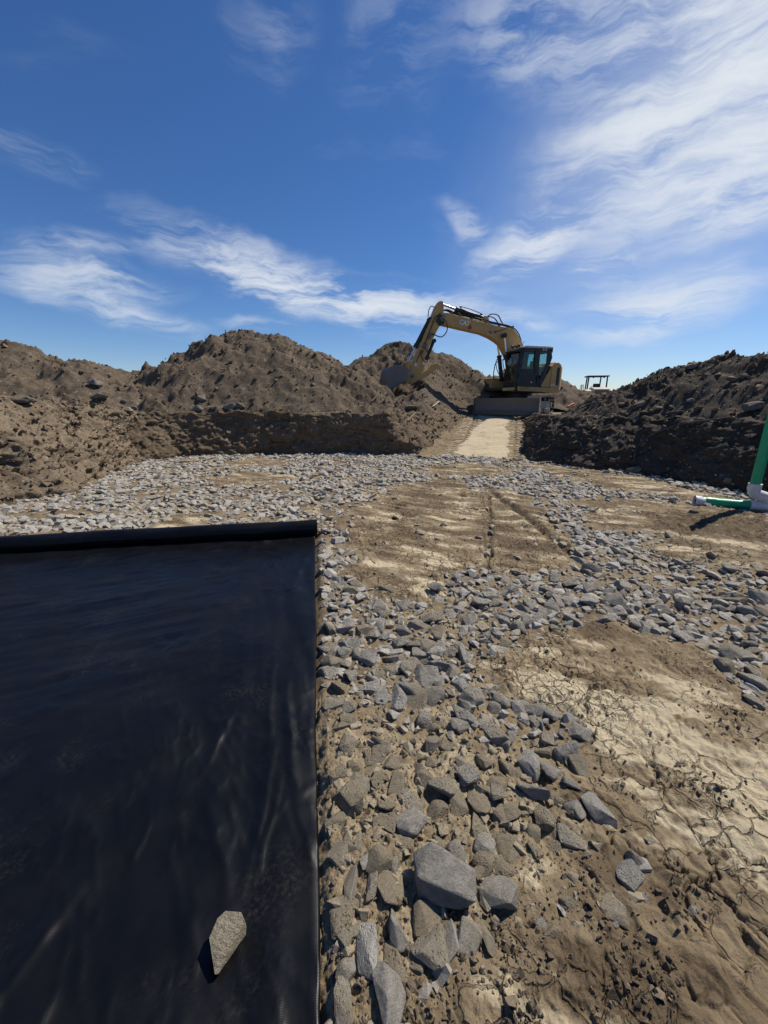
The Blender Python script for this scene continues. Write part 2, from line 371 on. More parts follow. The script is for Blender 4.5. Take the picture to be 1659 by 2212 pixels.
# ------------------------------------------------------------------ setting: pit floor
PP = lambda pts: [tuple(G(u, v)[:2]) for u, v in pts]
T0 = Vector((-.81, 4.25, 0)); TS = Vector((-.986, -.167, 0)).normalized(); TT = Vector((.172, -.985, 0)).normalized()   # sheet: corner, along the roll, along the edge
SHEET_S, SHEET_T = 4.85, 5.3
def sheet_st(x, y):
    dx = x - T0.x; dy = y - T0.y
    return dx * TS.x + dy * TS.y, dx * TT.x + dy * TT.y
MUD = [PP(p) for p in [
    [(1000, 1490), (1060, 1470), (1140, 1400), (1290, 1345), (1430, 1375), (1520, 1450), (1580, 1500), (1659, 1540), (1900, 1600), (1900, 2400), (870, 2400), (900, 2180), (1020, 2050), (1130, 1950), (1280, 1850), (1320, 1780), (1230, 1680), (1200, 1590), (1080, 1560)],
    [(740, 1205), (780, 1160), (740, 1115), (800, 1085), (860, 1055), (960, 1030), (1060, 1060), (1150, 1075), (1230, 1170), (1240, 1240), (1180, 1255), (1050, 1235), (960, 1245), (930, 1290), (860, 1315), (770, 1300), (745, 1250)],
    [(1250, 1090), (1340, 1080), (1480, 1090), (1600, 1115), (1750, 1130), (1750, 1250), (1560, 1225), (1450, 1205), (1390, 1150), (1290, 1130)],
    [(1110, 1000), (1200, 1008), (1370, 1030), (1520, 1070), (1700, 1090), (1700, 1120), (1500, 1090), (1350, 1062), (1200, 1030)],
    [(300, 1142), (380, 1116), (470, 1108), (455, 1137), (380, 1150)], [(430, 1036), (530, 1018), (640, 1033), (560, 1052), (470, 1054)],
    [(640, 1095), (690, 1080), (730, 1090), (680, 1107)], [(480, 998), (560, 990), (640, 1000), (600, 1012), (500, 1012)], [(870, 1012), (1000, 1003), (1100, 1013), (1100, 1030), (950, 1030)]]]
SPARSE = PP([(640, 1520), (800, 1530), (1000, 1490), (1080, 1560), (1200, 1590), (1330, 1800), (1130, 1950), (1020, 2050), (900, 2180), (870, 2400), (600, 2400), (640, 1500)])
RUT1 = PP([(1062, 1068), (1130, 1118), (1190, 1165), (1245, 1205)]); RUT2 = PP([(1055, 1078), (1058, 1150), (1050, 1232)])
TREADS = [PP([(820, 1110), (900, 1070), (1010, 1030), (1030, 1010)]), PP([(1010, 1120), (1040, 1060), (1075, 1015)])]
DAMP = PP([(1410, 1125), (1480, 1100), (1600, 1106), (1800, 1125), (1800, 1165), (1600, 1172), (1470, 1162)])
PATH_DRY = PP([(1040, 1480), (1180, 1500), (1400, 1620), (1620, 1760), (1900, 1950)])

def masks(x, y):
    wob = fbm(x * 1.6, y * 1.6, 4, 41, .6) * .26 + fbm(x * 9, y * 9, 2, 57) * .06
    mud = np.zeros(x.shape)
    for p in MUD: mud = np.maximum(mud, sstep(-.12, .14, poly_sd(x, y, p) + wob))
    spr = sstep(-.1, .1, poly_sd(x, y, SPARSE) + wob) * (1 - mud)
    s, t = sheet_st(x, y)
    sh = sstep(-.02, .06, np.minimum(np.minimum(s + .05, t + .12), np.minimum(SHEET_S - s, SHEET_T - t)))
    return mud, spr, sh
def floor_height(x, y, full=True):
    mud, spr, sh = masks(x, y)
    h = fbm(x * .55, y * .55, 3, 3) * .028
    gr = (1 - mud) * (1 - spr)
    h = h + gr * (.012 + fbm(x * 5, y * 5, 3, 11) * .018) + mud * .03 + spr * (.01 + fbm(x * 7, y * 7, 4, 13, .55) * .022)
    dry = .32 * gr + spr * .6 + mud * .5
    h = h - sh * (.05 + .0)
    if not full: return h
    # mud: warped crack cells at two sizes, patchy, plates slightly tilted
    wx = x + fbm(x * 5, y * 5, 3, 21) * .07; wy = y + fbm(x * 5 + 9, y * 5, 3, 22) * .07
    for sc, dep, wd, sd in ((6.5, .014, .075, 31), (2.6, .022, .045, 35), (15., .006, .1, 37)):
        f1, f2, cid = worley(wx * sc, wy * sc * 1.15, sd)
        pat = sstep(-.12, .3, fbm(x * 1.3, y * 1.3, 3, 60 + sd))
        crack = (1 - sstep(0, wd, f2 - f1)) * pat
        h = h - crack * dep * (mud + .35 * spr) + (cid - .5) * dep * .45 * mud * pat + sstep(.0, .5, f2 - f1) * mud * pat * dep * .25
        dry = dry - crack * .15 * mud  # cracks toned down here too, adding painted shade to their depth
    # stepped flakes of crust in the near ground
    q = fbm(x * 3.1 + y * 1.2, y * 2.2 - x * .8, 4, 71) * 2.2; st = q - np.floor(q)
    near = sstep(3.6, 2.6, np.hypot(x, y))
    h = h + mud * near * (sstep(.0, .22, st) - st) * .016
    h = h + mud * (fbm(x * 22, y * 22, 4, 77, .6) * .0055 + fbm(x * 2.1, y * 2.1, 3, 79) * .012 + np.abs(fbm(x * 9, y * 9, 3, 76)) * .004)
    h = h + (spr + .4 * gr) * np.abs(fbm(x * 28, y * 28, 3, 78)) * .007
    # ruts and track prints
    for pl, w, d in ((RUT1, .05, .048), (RUT2, .025, .032)):
        dd, sl, sd = seg_d(x, y, pl); dd = dd + fbm(x * 4, y * 4, 2, 83) * .035
        h = h - d * np.exp(-(dd / w) ** 2) + d * .35 * np.exp(-((np.abs(dd) - w * 2.3) / w) ** 2); dry = dry - .35 * np.exp(-(dd / (w * 1.1)) ** 2)
    for pl in TREADS:
        dd, sl, sd = seg_d(x, y, pl)
        m = (1 - sstep(.2, .27, dd)) * mud * sstep(-.35, .2, fbm(x * 1.7, y * 1.7, 2, 87))
        h = h + m * np.sign(np.sin(sl * 2 * math.pi / .16)) * .008
    # dry pale crust in streaks, and the broad pale path across the near mud
    a = R(-28); sx = x * math.cos(a) + y * math.sin(a); sy = -x * math.sin(a) + y * math.cos(a)
    strk = fbm(sx * 1.5, sy * 5.2, 5, 91, .6); dd, _, _ = seg_d(x, y, PATH_DRY)
    dry = dry + mud * strk * .55 + mud * .42 * np.exp(-((dd + fbm(x * 2, y * 2, 3, 95) * .3) / .42) ** 2) + fbm(x * .7, y * .7, 3, 99) * .16
    dry = dry - mud * .32 * sstep(.0, .5, fbm(x * 1.1 + 4, y * 1.1, 3, 103)) - mud * .10 * sstep(1.9, 1.2, np.hypot(x, y))
    pw = sstep(-.15, .25, poly_sd(x, y, DAMP) + fbm(x * 2, y * 2, 3, 141) * .25); dry = dry - pw * .55; h = h + pw * np.abs(fbm(x * 7, y * 7, 4, 143, .6)) * .045
    return h, np.clip(dry, 0, 1.1), mud, spr, sh

def build_floor():
    rr = np.concatenate([[.02, .15, .3], np.geomspace(.42, 13.2, 720), [14, 15, 16.5]])
    az = np.concatenate([np.linspace(-180, -66, 16)[:-1], np.linspace(-66, -14, 190)[:-1], np.linspace(-14, 57, 560)[:-1], np.linspace(57, 180, 18)])
    A, Rr = np.meshgrid(np.radians(az), rr); x = (Rr * np.sin(A)).ravel(); y = (Rr * np.cos(A)).ravel()
    h, dry, mud, spr, sh = floor_height(x, y)
    h = np.where(Rr.ravel() > 13.3, -.2, h)
    me = np_mesh('pit_floor', np.stack([x, y, h], 1), grid_faces(len(rr), len(az))[:, ::-1], True, {'dry': dry, 'mud': mud})
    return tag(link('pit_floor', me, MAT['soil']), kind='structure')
floor = build_floor()

# ------------------------------------------------------------------ setting: cut walls of the pit, ramp, open ground
def catmull(P, n):
    P = np.asarray(P, float); d = np.r_[0, np.cumsum(np.linalg.norm(np.diff(P[:, :2], axis=0), axis=1))]
    s = np.linspace(0, d[-1], n); out = np.empty((n, P.shape[1]))
    i = np.clip(np.searchsorted(d, s, 'right') - 1, 0, len(P) - 2); t = (s - d[i]) / (d[i + 1] - d[i])
    tan = np.gradient(P, d, axis=0); hh = (d[i + 1] - d[i])[:, None]; t = t[:, None]
    h00 = 2 * t**3 - 3 * t**2 + 1; h10 = t**3 - 2 * t**2 + t; h01 = -2 * t**3 + 3 * t**2; h11 = t**3 - t**2
    return h00 * P[i] + h10 * hh * tan[i] + h01 * P[i + 1] + h11 * hh * tan[i + 1], s
def cut_wall(name, ctrl, mat, seed, step=.03, nf=58, amp=1.0, gouge=0, undercut=0, bow=0, label=None):
    C = np.array([[*b, *r, *p] for b, r, p in ctrl], float)
    n = int(np.sum(np.linalg.norm(np.diff(C[:, :2], axis=0), axis=1)) / step)
    Q, s = catmull(C, n); B, Rm, Pl = Q[:, :3], Q[:, 3:6], Q[:, 6:9]
    T = np.gradient(B[:, :2], axis=0); T /= np.linalg.norm(T, axis=1)[:, None] + 1e-9
    k = 25; T = np.stack([np.convolve(np.pad(T[:, j], k, 'edge'), np.ones(2 * k + 1) / (2 * k + 1), 'valid') for j in (0, 1)], 1)
    Nn = np.stack([T[:, 1], -T[:, 0]], 1)            # towards the pit (path runs clockwise seen from above)
    rows = []
    tf = np.linspace(0, 1, nf); npl = 22
    low = B + np.c_[Nn * .12, np.full(n, -.3)]; rows.append(low)
    hgt = (Rm[:, 2] - B[:, 2])
    for t in tf:
        a = t + bow * math.sin(math.pi * t)
        P = B.copy(); P[:, :2] = B[:, :2] + (Rm[:, :2] - B[:, :2]) * a; P[:, 2] = B[:, 2] + hgt * t
        z = P[:, 2]; e = amp * np.clip(hgt / .9, .15, 1)
        d = fbm(s * .9, z * 1.3 + seed, 3, seed) * .16 + fbm(s * 3.1, z * 4.2, 4, seed + 3, .55) * .075
        f1, f2, cid = worley(s * 1.5 + fbm(s * 2, z * 3, 3, seed + 5) * .5, z * 2.6 + fbm(s * 2 + 4, z * 3, 3, seed + 6) * .5, seed + 8)
        d = d + (cid - .5) * .13 + sstep(0, .2, f2 - f1) * .04 + fbm(s * 9, z * 12, 3, seed + 31) * .03 + fbm(s * 1.2, z * 9, 3, seed + 33) * .03
        f1, f2, cid = worley(s * 8, z * 11, seed + 9); d = d + sstep(.5, .1, f1) * .05 * (cid > .78)
        if gouge: d = d + gouge * np.abs(perlin(s * 1.9 + z * .35, z * .3, seed + 12)) * 1.6 * (1 - t) ** 1.1
        if undercut: d = d - undercut * np.exp(-(t / .16) ** 2) * (.6 + perlin(s * 1.1, s * 0, seed + 2))
        P[:, :2] += Nn * (d * e)[:, None]
        P[:, 2] += fbm(s * 4, z * 3 + 9, 3, seed + 15) * .05 * e
        if t > .93: P[:, 2] += fbm(s * 2.4, s * 0, 3, seed + 16) * .05 * (t - .93) / .07
        rows.append(P)
    last = rows[-1].copy()
    for j in range(1, npl + 1):
        t = (j / npl) ** 1.4
        P = last * (1 - t) + Pl * t
        P[:, 2] += (fbm(P[:, 0] * 1.8, P[:, 1] * 1.8, 3, seed + 20) * .07 + fbm(P[:, 0] * 7, P[:, 1] * 7, 3, seed + 21) * .035) * min(1, j / 3) * (1 - t ** 6)
        rows.append(P)
    V = np.concatenate(rows); F = grid_faces(len(rows), n)
    me = np_mesh(name, V, F, True); o = link(name, me, mat); tag(o, kind='structure'); return o, V, (n, nf)
LW = [((-6.3, -4.2, 0), (-7.5, -4.6, 1.4), (-10.5, -5, .7)), ((-6.3, 0, 0), (-7.5, 0, 1.5), (-10.5, 0, .7)), ((-6.2, 3.5, 0), (-7.35, 3.9, 1.6), (-10.3, 4.0, .7)),
      ((-6.05, 5.6, 0), (-7.25, 6.3, 1.68), (-10.2, 7.2, .75)), ((-5.45, 6.4, 0), (-7.15, 7.4, 1.66), (-10, 9, .8)), ((-5.85, 7.6, 0), (-7.15, 8.6, 1.55), (-9.8, 11, .85)),
      ((-6.25, 9.2, 0), (-7.0, 10.0, 1.36), (-9.5, 12.6, .85)), ((-6.45, 10.1, 0), (-7.05, 11.0, 1.25), (-9.2, 13.6, .85))]
FW = [((-7.2, 8.9, 0), (-7.9, 9.3, 1.1), (-10, 10.5, .75)), ((-6.45, 9.9, 0), (-7.0, 10.7, 1.2), (-9.2, 12.8, .8)), ((-5.6, 10.75, 0), (-5.95, 11.3, 1.2), (-6.9, 14, .8)), ((-4.4, 11.05, 0), (-4.55, 11.55, 1.2), (-4.8, 14.4, .8)), ((-1.75, 11.25, 0), (-1.75, 11.7, 1.19), (-1.8, 14.6, .8)),
      ((.5, 11.2, 0), (.35, 11.75, 1.18), (-.2, 14.8, .8)), ((1.2, 11.2, 0), (.7, 12.3, 1.16), (-.2, 15.2, .8)), ((1.75, 12.45, .27), (1.25, 13.0, 1.13), (.2, 16, .8)), ((2.45, 14.0, .58), (2.05, 14.4, 1.06), (.7, 17, .8)), ((3.1, 15.4, .82), (2.9, 15.6, 1.0), (1.6, 17.8, .8)), ((3.8, 16.4, .9), (3.6, 16.6, .95), (2.4, 18.4, .8))]
RW = [((5.6, 16.6, .9), (5.9, 16.6, .97), (8.5, 18.2, .7)), ((5.2, 15.6, .82), (5.6, 15.4, 1.02), (8.6, 17, .7)), ((4.95, 13.9, .57), (5.35, 13.8, 1.06), (8.8, 15.2, .75)), ((4.3, 12.0, .26), (4.85, 12.1, 1.1), (8.8, 13.4, .75)), ((3.8, 10.3, 0), (4.7, 10.8, 1.13), (9, 12, .75)),
      ((4.35, 9.35, 0), (5.2, 10.0, 1.15), (9.2, 11, .75)), ((5.5, 8.35, 0), (6.1, 9.0, 1.18), (9.4, 10, .75)), ((6.1, 6.9, 0), (6.75, 7.4, 1.2), (9.7, 8.2, .75)), ((6.7, 5.5, 0), (7.3, 5.9, 1.25), (10, 6.4, .75)),
      ((7.1, 4, 0), (7.8, 4.3, 1.28), (10.4, 4.6, .75)), ((7.3, 0, 0), (8.1, 0, 1.3), (10.8, 0, .75)), ((7.3, -4.4, 0), (8.1, -4.4, 1.3), (10.8, -5, .75))]
BW = [((7.2, -4, 0), (7.6, -5, 1.2), (8, -8, .7)), ((0, -4.1, 0), (0, -5, 1.2), (0, -8, .7)), ((-6.6, -4, 0), (-7, -5, 1.2), (-8, -8, .7))]
wall_left, VL, _ = cut_wall('pit_wall_left', LW, MAT['bank'], 3, .03, 66, 1.0, gouge=.3, bow=-.05)
wall_far, VF, _ = cut_wall('pit_wall_back', FW, MAT['wall'], 5, .03, 56, .7, undercut=.08, bow=.0)
wall_right, VR, _ = cut_wall('pit_wall_right', RW, MAT['dirt_dark'], 9, .03, 56, .8, bow=-.08)
cut_wall('pit_wall_near', BW, MAT['wall'], 14, .2, 12)

def build_ramp():
    a = Vector((2.58, 10.1)); b = Vector((4.75, 16.7)); d = (b - a); ln = d.length; d /= ln; nrm = Vector((d.y, -d.x))
    ns, nw = 230, 130; s = np.linspace(0, ln, ns); w = np.linspace(-1.75, 1.75, nw); Sg, W = np.meshgrid(s, w, indexing='ij')
    x = a.x + d.x * Sg + nrm.x * W; y = a.y + d.y * Sg + nrm.y * W
    sm = sstep(.1, ln - .6, Sg); z = .90 * (.35 * sm + .65 * np.clip((Sg - .35) / (ln - 1.4), 0, 1)) - .05 * (1 - sstep(0, .7, Sg)) + .004
    rag = fbm(x * 1.2, y * 1.2, 5, 5, .6) * .17
    flare = .28 * (1 - Sg / ln) ** 1.5; strip = 1 - sstep(.42, .56, np.abs(W + .02) + rag - flare)
    tr = sstep(.48, .54, np.abs(W) + rag - flare) * (1 - sstep(1.05, 1.15, np.abs(W) + rag))
    sgn = np.sign(W); ph = (Sg + .6 * np.abs(np.abs(W) - .78)) / .24 
    f = ph - np.floor(ph); lug = sstep(.08, .2, f) * (1 - sstep(.62, .78, f))
    lug = lug * (.35 + .65 * sstep(.02, .06, np.abs(np.abs(W) - .78)))
    z = z + tr * (lug * .06 - .035) * (.5 + .5 * sstep(-.3, .3, fbm(x * 1.6, y * 1.6, 3, 18))) + fbm(x * 6, y * 6, 3, 8) * .012 * (1 - .7 * strip) + fbm(x * .9, y * .9, 2, 9) * .03 + (1 - strip - tr).clip(0) * np.abs(fbm(x * 9, y * 9, 3, 10)) * .04
    z = z + sstep(1.2, 1.7, np.abs(W)) * .12
    dry = .85 * strip + tr * (.3 + .35 * lug) + (1 - strip - tr).clip(0) * (.28 + .55 * sstep(.9, 1.15, W) * (1 - sstep(1.2, 1.35, W))) + fbm(x * 2, y * 5, 3, 12) * .14
    me = np_mesh('ramp', np.stack([x, y, z], -1).reshape(-1, 3), grid_faces(ns, nw), True, {'dry': dry.clip(0, 1).ravel()})
    # orient up
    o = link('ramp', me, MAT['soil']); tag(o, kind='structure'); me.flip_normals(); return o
build_ramp()

def build_ground():
    poly = [(-7.8, -4.7), (-8.5, 7), (-8.2, 11.3), (-6.2, 12.6), (.6, 12.7), (1.4, 13.4), (2.9, 16.2), (3.9, 17.2), (5.5, 17.0), (6.4, 14), (7.0, 10.8), (8.4, 6.2), (9, -4.7)]
    P = []
    for (ax, ay), (bx, by) in zip(poly, poly[1:] + poly[:1]):
        k = max(2, int(math.hypot(bx - ax, by - ay) / .6))
        P += [(ax + (bx - ax) * i / k, ay + (by - ay) * i / k) for i in range(k)]
    P = np.array(P); c = np.array([1., 8.]); rows = []
    for kx in (1, 1.12, 1.3, 1.55, 1.9, 2.4, 3.2, 5, 9, 20, 60, 200, 600):
        Q = c + (P - c) * kx; z = .90 + fbm(Q[:, 0] * .35, Q[:, 1] * .35, 3, 3) * .05 * (1 if kx < 6 else 0)
        rows.append(np.c_[Q, z])
    rows = [np.vstack([r, r[:1]]) for r in rows]
    V = np.concatenate(rows); me = np_mesh('ground', V, grid_faces(len(rows), len(P) + 1), True)
    o = link('ground', me, MAT['ground']); tag(o, kind='structure')
build_ground()

# ------------------------------------------------------------------ spoil piles
def stone_proto(npts, ax, seed, bevel=0, jit=.16):
    r = random.Random(seed); bm = bmesh.new()
    for i in range(npts):
        v = Vector((r.gauss(0, 1), r.gauss(0, 1), r.gauss(0, 1))).normalized()
        p = 5.0; q = (abs(v.x)**p + abs(v.y)**p + abs(v.z)**p) ** (1 / p); v = v / (q ** .75) * (1 + r.uniform(-jit, jit * .5))
        bm.verts.new((v.x * ax[0] / 2, v.y * ax[1] / 2, v.z * ax[2] / 2))
    g = bmesh.ops.convex_hull(bm, input=bm.verts)
    bmesh.ops.delete(bm, geom=[v for v in bm.verts if not v.link_faces], context='VERTS')
    bmesh.ops.dissolve_limit(bm, angle_limit=R(9), verts=bm.verts, edges=bm.edges)
    if bevel:
        bmesh.ops.bevel(bm, geom=list(bm.edges), offset=bevel, segments=1, affect='EDGES', profile=.6, clamp_overlap=True)
    bmesh.ops.triangulate(bm, faces=bm.faces[:]); bmesh.ops.recalc_face_normals(bm, faces=bm.faces[:])
    V = np.array([v.co[:] for v in bm.verts]); F = np.array([[v.index for v in f.verts] for f in bm.faces]); bm.verts.index_update()
    bm.verts.ensure_lookup_table()
    F = np.array([[v.index for v in f.verts] for f in bm.faces])
    bm.free(); return V, F
PROTO = [stone_proto(13 + i % 6, (1, .62 + .3 * ((i * 37) % 10) / 10, .36 + .26 * ((i * 53) % 10) / 10), 100 + i) for i in range(36)]
CLOD = [stone_proto(9, (1, .85, .7), 300 + i) for i in range(14)]
def rot_mats(n, tilt, rg):
    yaw = rg.uniform(0, 2 * np.pi, n); p = rg.normal(0, tilt, n); q = rg.normal(0, tilt, n)
    cy, sy, cp, sp, cq, sq = np.cos(yaw), np.sin(yaw), np.cos(p), np.sin(p), np.cos(q), np.sin(q)
    Rz = np.zeros((n, 3, 3)); Rz[:, 0, 0] = cy; Rz[:, 0, 1] = -sy; Rz[:, 1, 0] = sy; Rz[:, 1, 1] = cy; Rz[:, 2, 2] = 1
    Rx = np.zeros((n, 3, 3)); Rx[:, 0, 0] = 1; Rx[:, 1, 1] = cp; Rx[:, 1, 2] = -sp; Rx[:, 2, 1] = sp; Rx[:, 2, 2] = cp
    Ry = np.zeros((n, 3, 3)); Ry[:, 1, 1] = 1; Ry[:, 0, 0] = cq; Ry[:, 0, 2] = sq; Ry[:, 2, 0] = -sq; Ry[:, 2, 2] = cq
    return Rx @ Ry @ Rz
def scatter_mesh(name, pos, size, protos, rg, tilt=.35, dust=None, smooth=False):
    n = len(pos); pid = rg.integers(0, len(protos), n); M = rot_mats(n, tilt, rg); rnd = rg.random(n)
    Vs, Fs, Rn, Du = [], [], [], []; off = 0
    dust = np.zeros(n) if dust is None else dust
    for k, (PV, PF) in enumerate(protos):
        idx = np.where(pid == k)[0]
        if not len(idx): continue
        V = np.einsum('nij,vj->nvi', M[idx], PV) * size[idx, None, None] + pos[idx, None, :]
        F = PF[None] + (np.arange(len(idx)) * len(PV))[:, None, None] + off
        off += V.shape[0] * V.shape[1]; Vs.append(V.reshape(-1, 3)); Fs.append(F.reshape(-1, 3))
        Rn.append(np.repeat(rnd[idx], len(PV))); Du.append(np.repeat(dust[idx], len(PV)))
    return np_mesh(name, np.concatenate(Vs), np.concatenate(Fs), smooth, {'rnd': np.concatenate(Rn), 'dust': np.concatenate(Du)})

def in_view(P, margin=.08):
    q = P - np.array([0, 0, EYE]); cz = q[:, 1] * math.cos(PITCH) - q[:, 2] * math.sin(PITCH)
    u = q[:, 0] / np.maximum(cz, 1e-3) * FPX / (PW / 2); v = (q[:, 1] * math.sin(PITCH) + q[:, 2] * math.cos(PITCH)) / np.maximum(cz, 1e-3) * FPX / (PH / 2)
    return (cz > .1) & (np.abs(u) < 1 + margin) & (np.abs(v) < 1 + margin), cz

RIM = [c[1][:2] for c in LW] + [c[1][:2] for c in FW[2:]] + [c[1][:2] for c in RW]
def pile(name, label, ridges, slope, bbox, res, mat, seed, cl=1500, rough=1.0, rnd=.8, clsize=.05, zmin=.7, carve=()):
    x0, x1, y0, y1 = bbox; nx = int((x1 - x0) / res); ny = int((y1 - y0) / res)
    X, Y = np.meshgrid(np.linspace(x0, x1, nx), np.linspace(y0, y1, ny)); h = np.full(X.shape, -9.)
    wx = X + fbm(X * .8, Y * .8, 3, seed) * .35; wy = Y + fbm(X * .8 + 7, Y * .8, 3, seed + 1) * .35
    for pts in ridges:
        for (ax, ay, az), (bx, by, bz) in zip(pts[:-1], pts[1:]):
            ex, ey = bx - ax, by - ay; t = np.clip(((wx - ax) * ex + (wy - ay) * ey) / (ex * ex + ey * ey), 0, 1)
            d = np.hypot(wx - ax - t * ex, wy - ay - t * ey); k = az + (bz - az) * t - slope * (np.sqrt(d * d + rnd * rnd) - rnd)
            h = np.maximum(h, k) + np.maximum(0, .25 - np.abs(h - k)) ** 2 * .6
    m = sstep(.6, 1.5, h) * (.55 + .75 * sstep(-.25, .3, fbm(X * .55, Y * .4, 3, seed + 40)))
    h = h + rough * m * (fbm(X * .9, Y * .9, 3, seed + 4) * .16 + fbm(X * 2.6, Y * 2.6, 5, seed + 6, .52) * .07 + fbm(X * 5.5, Y * 1.3, 3, seed + 7) * .03)
    f1, f2, cid = worley(X * 4.5 + fbm(X * 3, Y * 3, 2, seed + 2) * .5, Y * 4.5, seed + 8); h = h + m * rough * sstep(.5, .1, f1) * .085 * (cid > .75)
    f1, f2, cid = worley(X * 12, Y * 12, seed + 9); h = h + m * rough * sstep(.55, .1, f1) * .03 * (cid > .6)
    for cx_, cy_, cr, cz_ in carve: h = np.minimum(h, cz_ + .95 * np.maximum(0, np.hypot(X - cx_, Y - cy_) + fbm(X * 2, Y * 2, 3, seed + 50) * .2 - cr))
    out = -poly_sd(X, Y, RIM); h = np.where(out < 0, np.minimum(h, zmin), np.minimum(h, .98 + .85 * out + fbm(X * 1.5, Y * 1.5, 3, seed + 30) * .12))
    h = np.maximum(h, zmin)
    keep = (h > zmin + .001); V = np.stack([X, Y, h], -1).reshape(-1, 3); F = grid_faces(ny, nx)
    kf = keep.ravel()[F].any(1); F = F[kf]
    used = np.unique(F); re = np.full(len(V), -1); re[used] = np.arange(len(used)); V = V[used]; F = re[F]
    o = link(name, np_mesh(name, V, F, True), mat); tag(o, label, 'dirt pile', 'spoil piles round the pit')
    scatter_clods(o, V[V[:, 2] > .95], cl, clsize, seed)
    return o, V
def scatter_clods(parent, V, n, mean, seed, name='clods', mat=None):
    rg = np.random.default_rng(seed + 500); ok, cz = in_view(V, .25); V = V[ok]; cz = cz[ok]
    # spread evenly in plan, fewer where far
    i = rg.integers(0, len(V), n); size = np.clip(mean * rg.pareto(2.6, n) + mean * .45, mean * .4, mean * 4.2)
    P = V[i] + np.c_[rg.normal(0, .03, (n, 2)), size * .12]
    o = link(name, scatter_mesh(name, P, size, CLOD, rg, .7, rg.random(n)), mat or MAT['clod'], parent); tag(o, kind='stuff'); return o
A_ = lambda Yd, pts: [tuple(AT(u, v, Yd)) for u, v in pts]
pileA1, VA1 = pile('dirt_pile', 'tall grey-brown dirt pile at the far left edge of the photo', [A_(15.5, [(-300, 745), (-80, 738), (-10, 736), (34, 744)])], .78, (-22, -9.5, 9.5, 21), .05, MAT['dirt'], 201, 2200, clsize=.045)
pileA2, VA2 = pile('dirt_pile', 'low brown dirt pile in the dip between the two tall left piles', [A_(13.6, [(90, 784), (140, 784), (190, 788), (230, 812), (258, 838)])], .52, (-14, -6.8, 8.5, 18), .045, MAT['dirt'], 211, 1800, clsize=.042)
pileB, VB = pile('dirt_pile', 'broad tallest brown dirt pile above the back wall, left of the bucket', [A_(15.7, [(318, 850), (342, 810), (400, 772), (455, 744), (500, 727), (535, 721), (605, 731), (645, 748), (690, 762), (730, 788), (755, 802)])], .72, (-12, .6, 10.8, 20.5), .042, MAT['dirt'], 221, 7500, clsize=.043, carve=[(.3, 15.9, .7, 1.5)])
pileC, VC = pile('dirt_pile', 'pointed brown dirt pile the excavator bucket is resting on', [A_(19.3, [(790, 800), (825, 768), (862, 738), (890, 745), (930, 752), (965, 778), (1000, 812), (1045, 820)]), [(1.6, 16.2, 2.0), (2.2, 14.6, 1.45)], [(.2, 19.3, 3.7), (-.1, 15.2, 1.6), (0, 13.6, 1.3)]], .66, (-4, 7, 12.2, 24), .045, MAT['dirt'], 231, 6000, clsize=.042, carve=[(.35, 15.9, .75, 1.5)])
pileE, VE = pile('dirt_pile', 'low far dirt ridge behind the excavator boom', [A_(25, [(960, 822), (1030, 820), (1060, 815), (1110, 818), (1160, 812)])], .5, (1, 14, 20.5, 29), .08, MAT['dirt'], 241, 300)
pileF, VF2 = pile('dirt_pile', 'far grey dirt pile between the excavator tail and the roller', [A_(26, [(1120, 830), (1172, 804), (1190, 814)])], .9, (5, 16, 21.5, 31), .08, MAT['dirt'], 251, 300)
D_ = [tuple(AT(*q)) for q in [(1365, 925, 13.8), (1395, 885, 13.0), (1425, 838, 12.5), (1452, 813, 12.1), (1480, 800, 11.5), (1560, 786, 10.5), (1659, 768, 9.5), (1800, 755, 8)]]
D_ += [(9.2, 4.5, 2.5), (9.6, 0, 2.4)]
pileD, VD = pile('dirt_pile', 'long dark dirt bank along the right side behind the green pipe', [D_], .56, (4.6, 14, 2.5, 20), .035, MAT['dirt_dark'], 261, 5500, 1.1, clsize=.045)
scatter_clods(wall_left, VL[(VL[:, 1] > 3)], 5000, .036, 41)
scatter_clods(wall_far, VF, 1800, .04, 42)
scatter_clods(wall_right, VR[(VR[:, 1] > 3)], 2000, .045, 43)

# ------------------------------------------------------------------ stones on the pit floor
def big_rock(name, npts, ax, seed, mat, bevel=.04, amp=.03, pts=None, cuts=2):
    if pts is None: V, F = stone_proto(npts, ax, seed, bevel)
    else:
        bm = bmesh.new()
        for p in pts: bm.verts.new(p)
        bmesh.ops.convex_hull(bm, input=bm.verts); bmesh.ops.dissolve_limit(bm, angle_limit=R(6), verts=bm.verts, edges=bm.edges)
        bmesh.ops.bevel(bm, geom=list(bm.edges), offset=bevel, segments=1, affect='EDGES', clamp_overlap=True); bmesh.ops.triangulate(bm, faces=bm.faces[:])
        bm.verts.index_update(); V = np.array([v.co[:] for v in bm.verts]); F = np.array([[v.index for v in f.verts] for f in bm.faces]); bm.free()
    bm = bmesh.new(); vs_ = [bm.verts.new(v) for v in V]
    for f in F: bm.faces.new([vs_[i] for i in f])
    for _ in range(cuts):
        bmesh.ops.subdivide_edges(bm, edges=[e for e in bm.edges if e.calc_length() > .09], cuts=1, use_grid_fill=True)
    bmesh.ops.triangulate(bm, faces=bm.faces[:]); bm.normal_update()
    from mathutils import noise
    for v in bm.verts:
        d = noise.fractal(v.co * 4 + Vector((seed, 0, 0)), 1, 2, 4) * amp
        v.co += v.normal * d
    me = bpy.data.meshes.new(name); bm.to_mesh(me); bm.free(); me.polygons.foreach_set('use_smooth', np.ones(len(me.polygons), bool))
    me.set_sharp_from_angle(angle=R(24)); me.materials.append(mat); return me
HERO = []
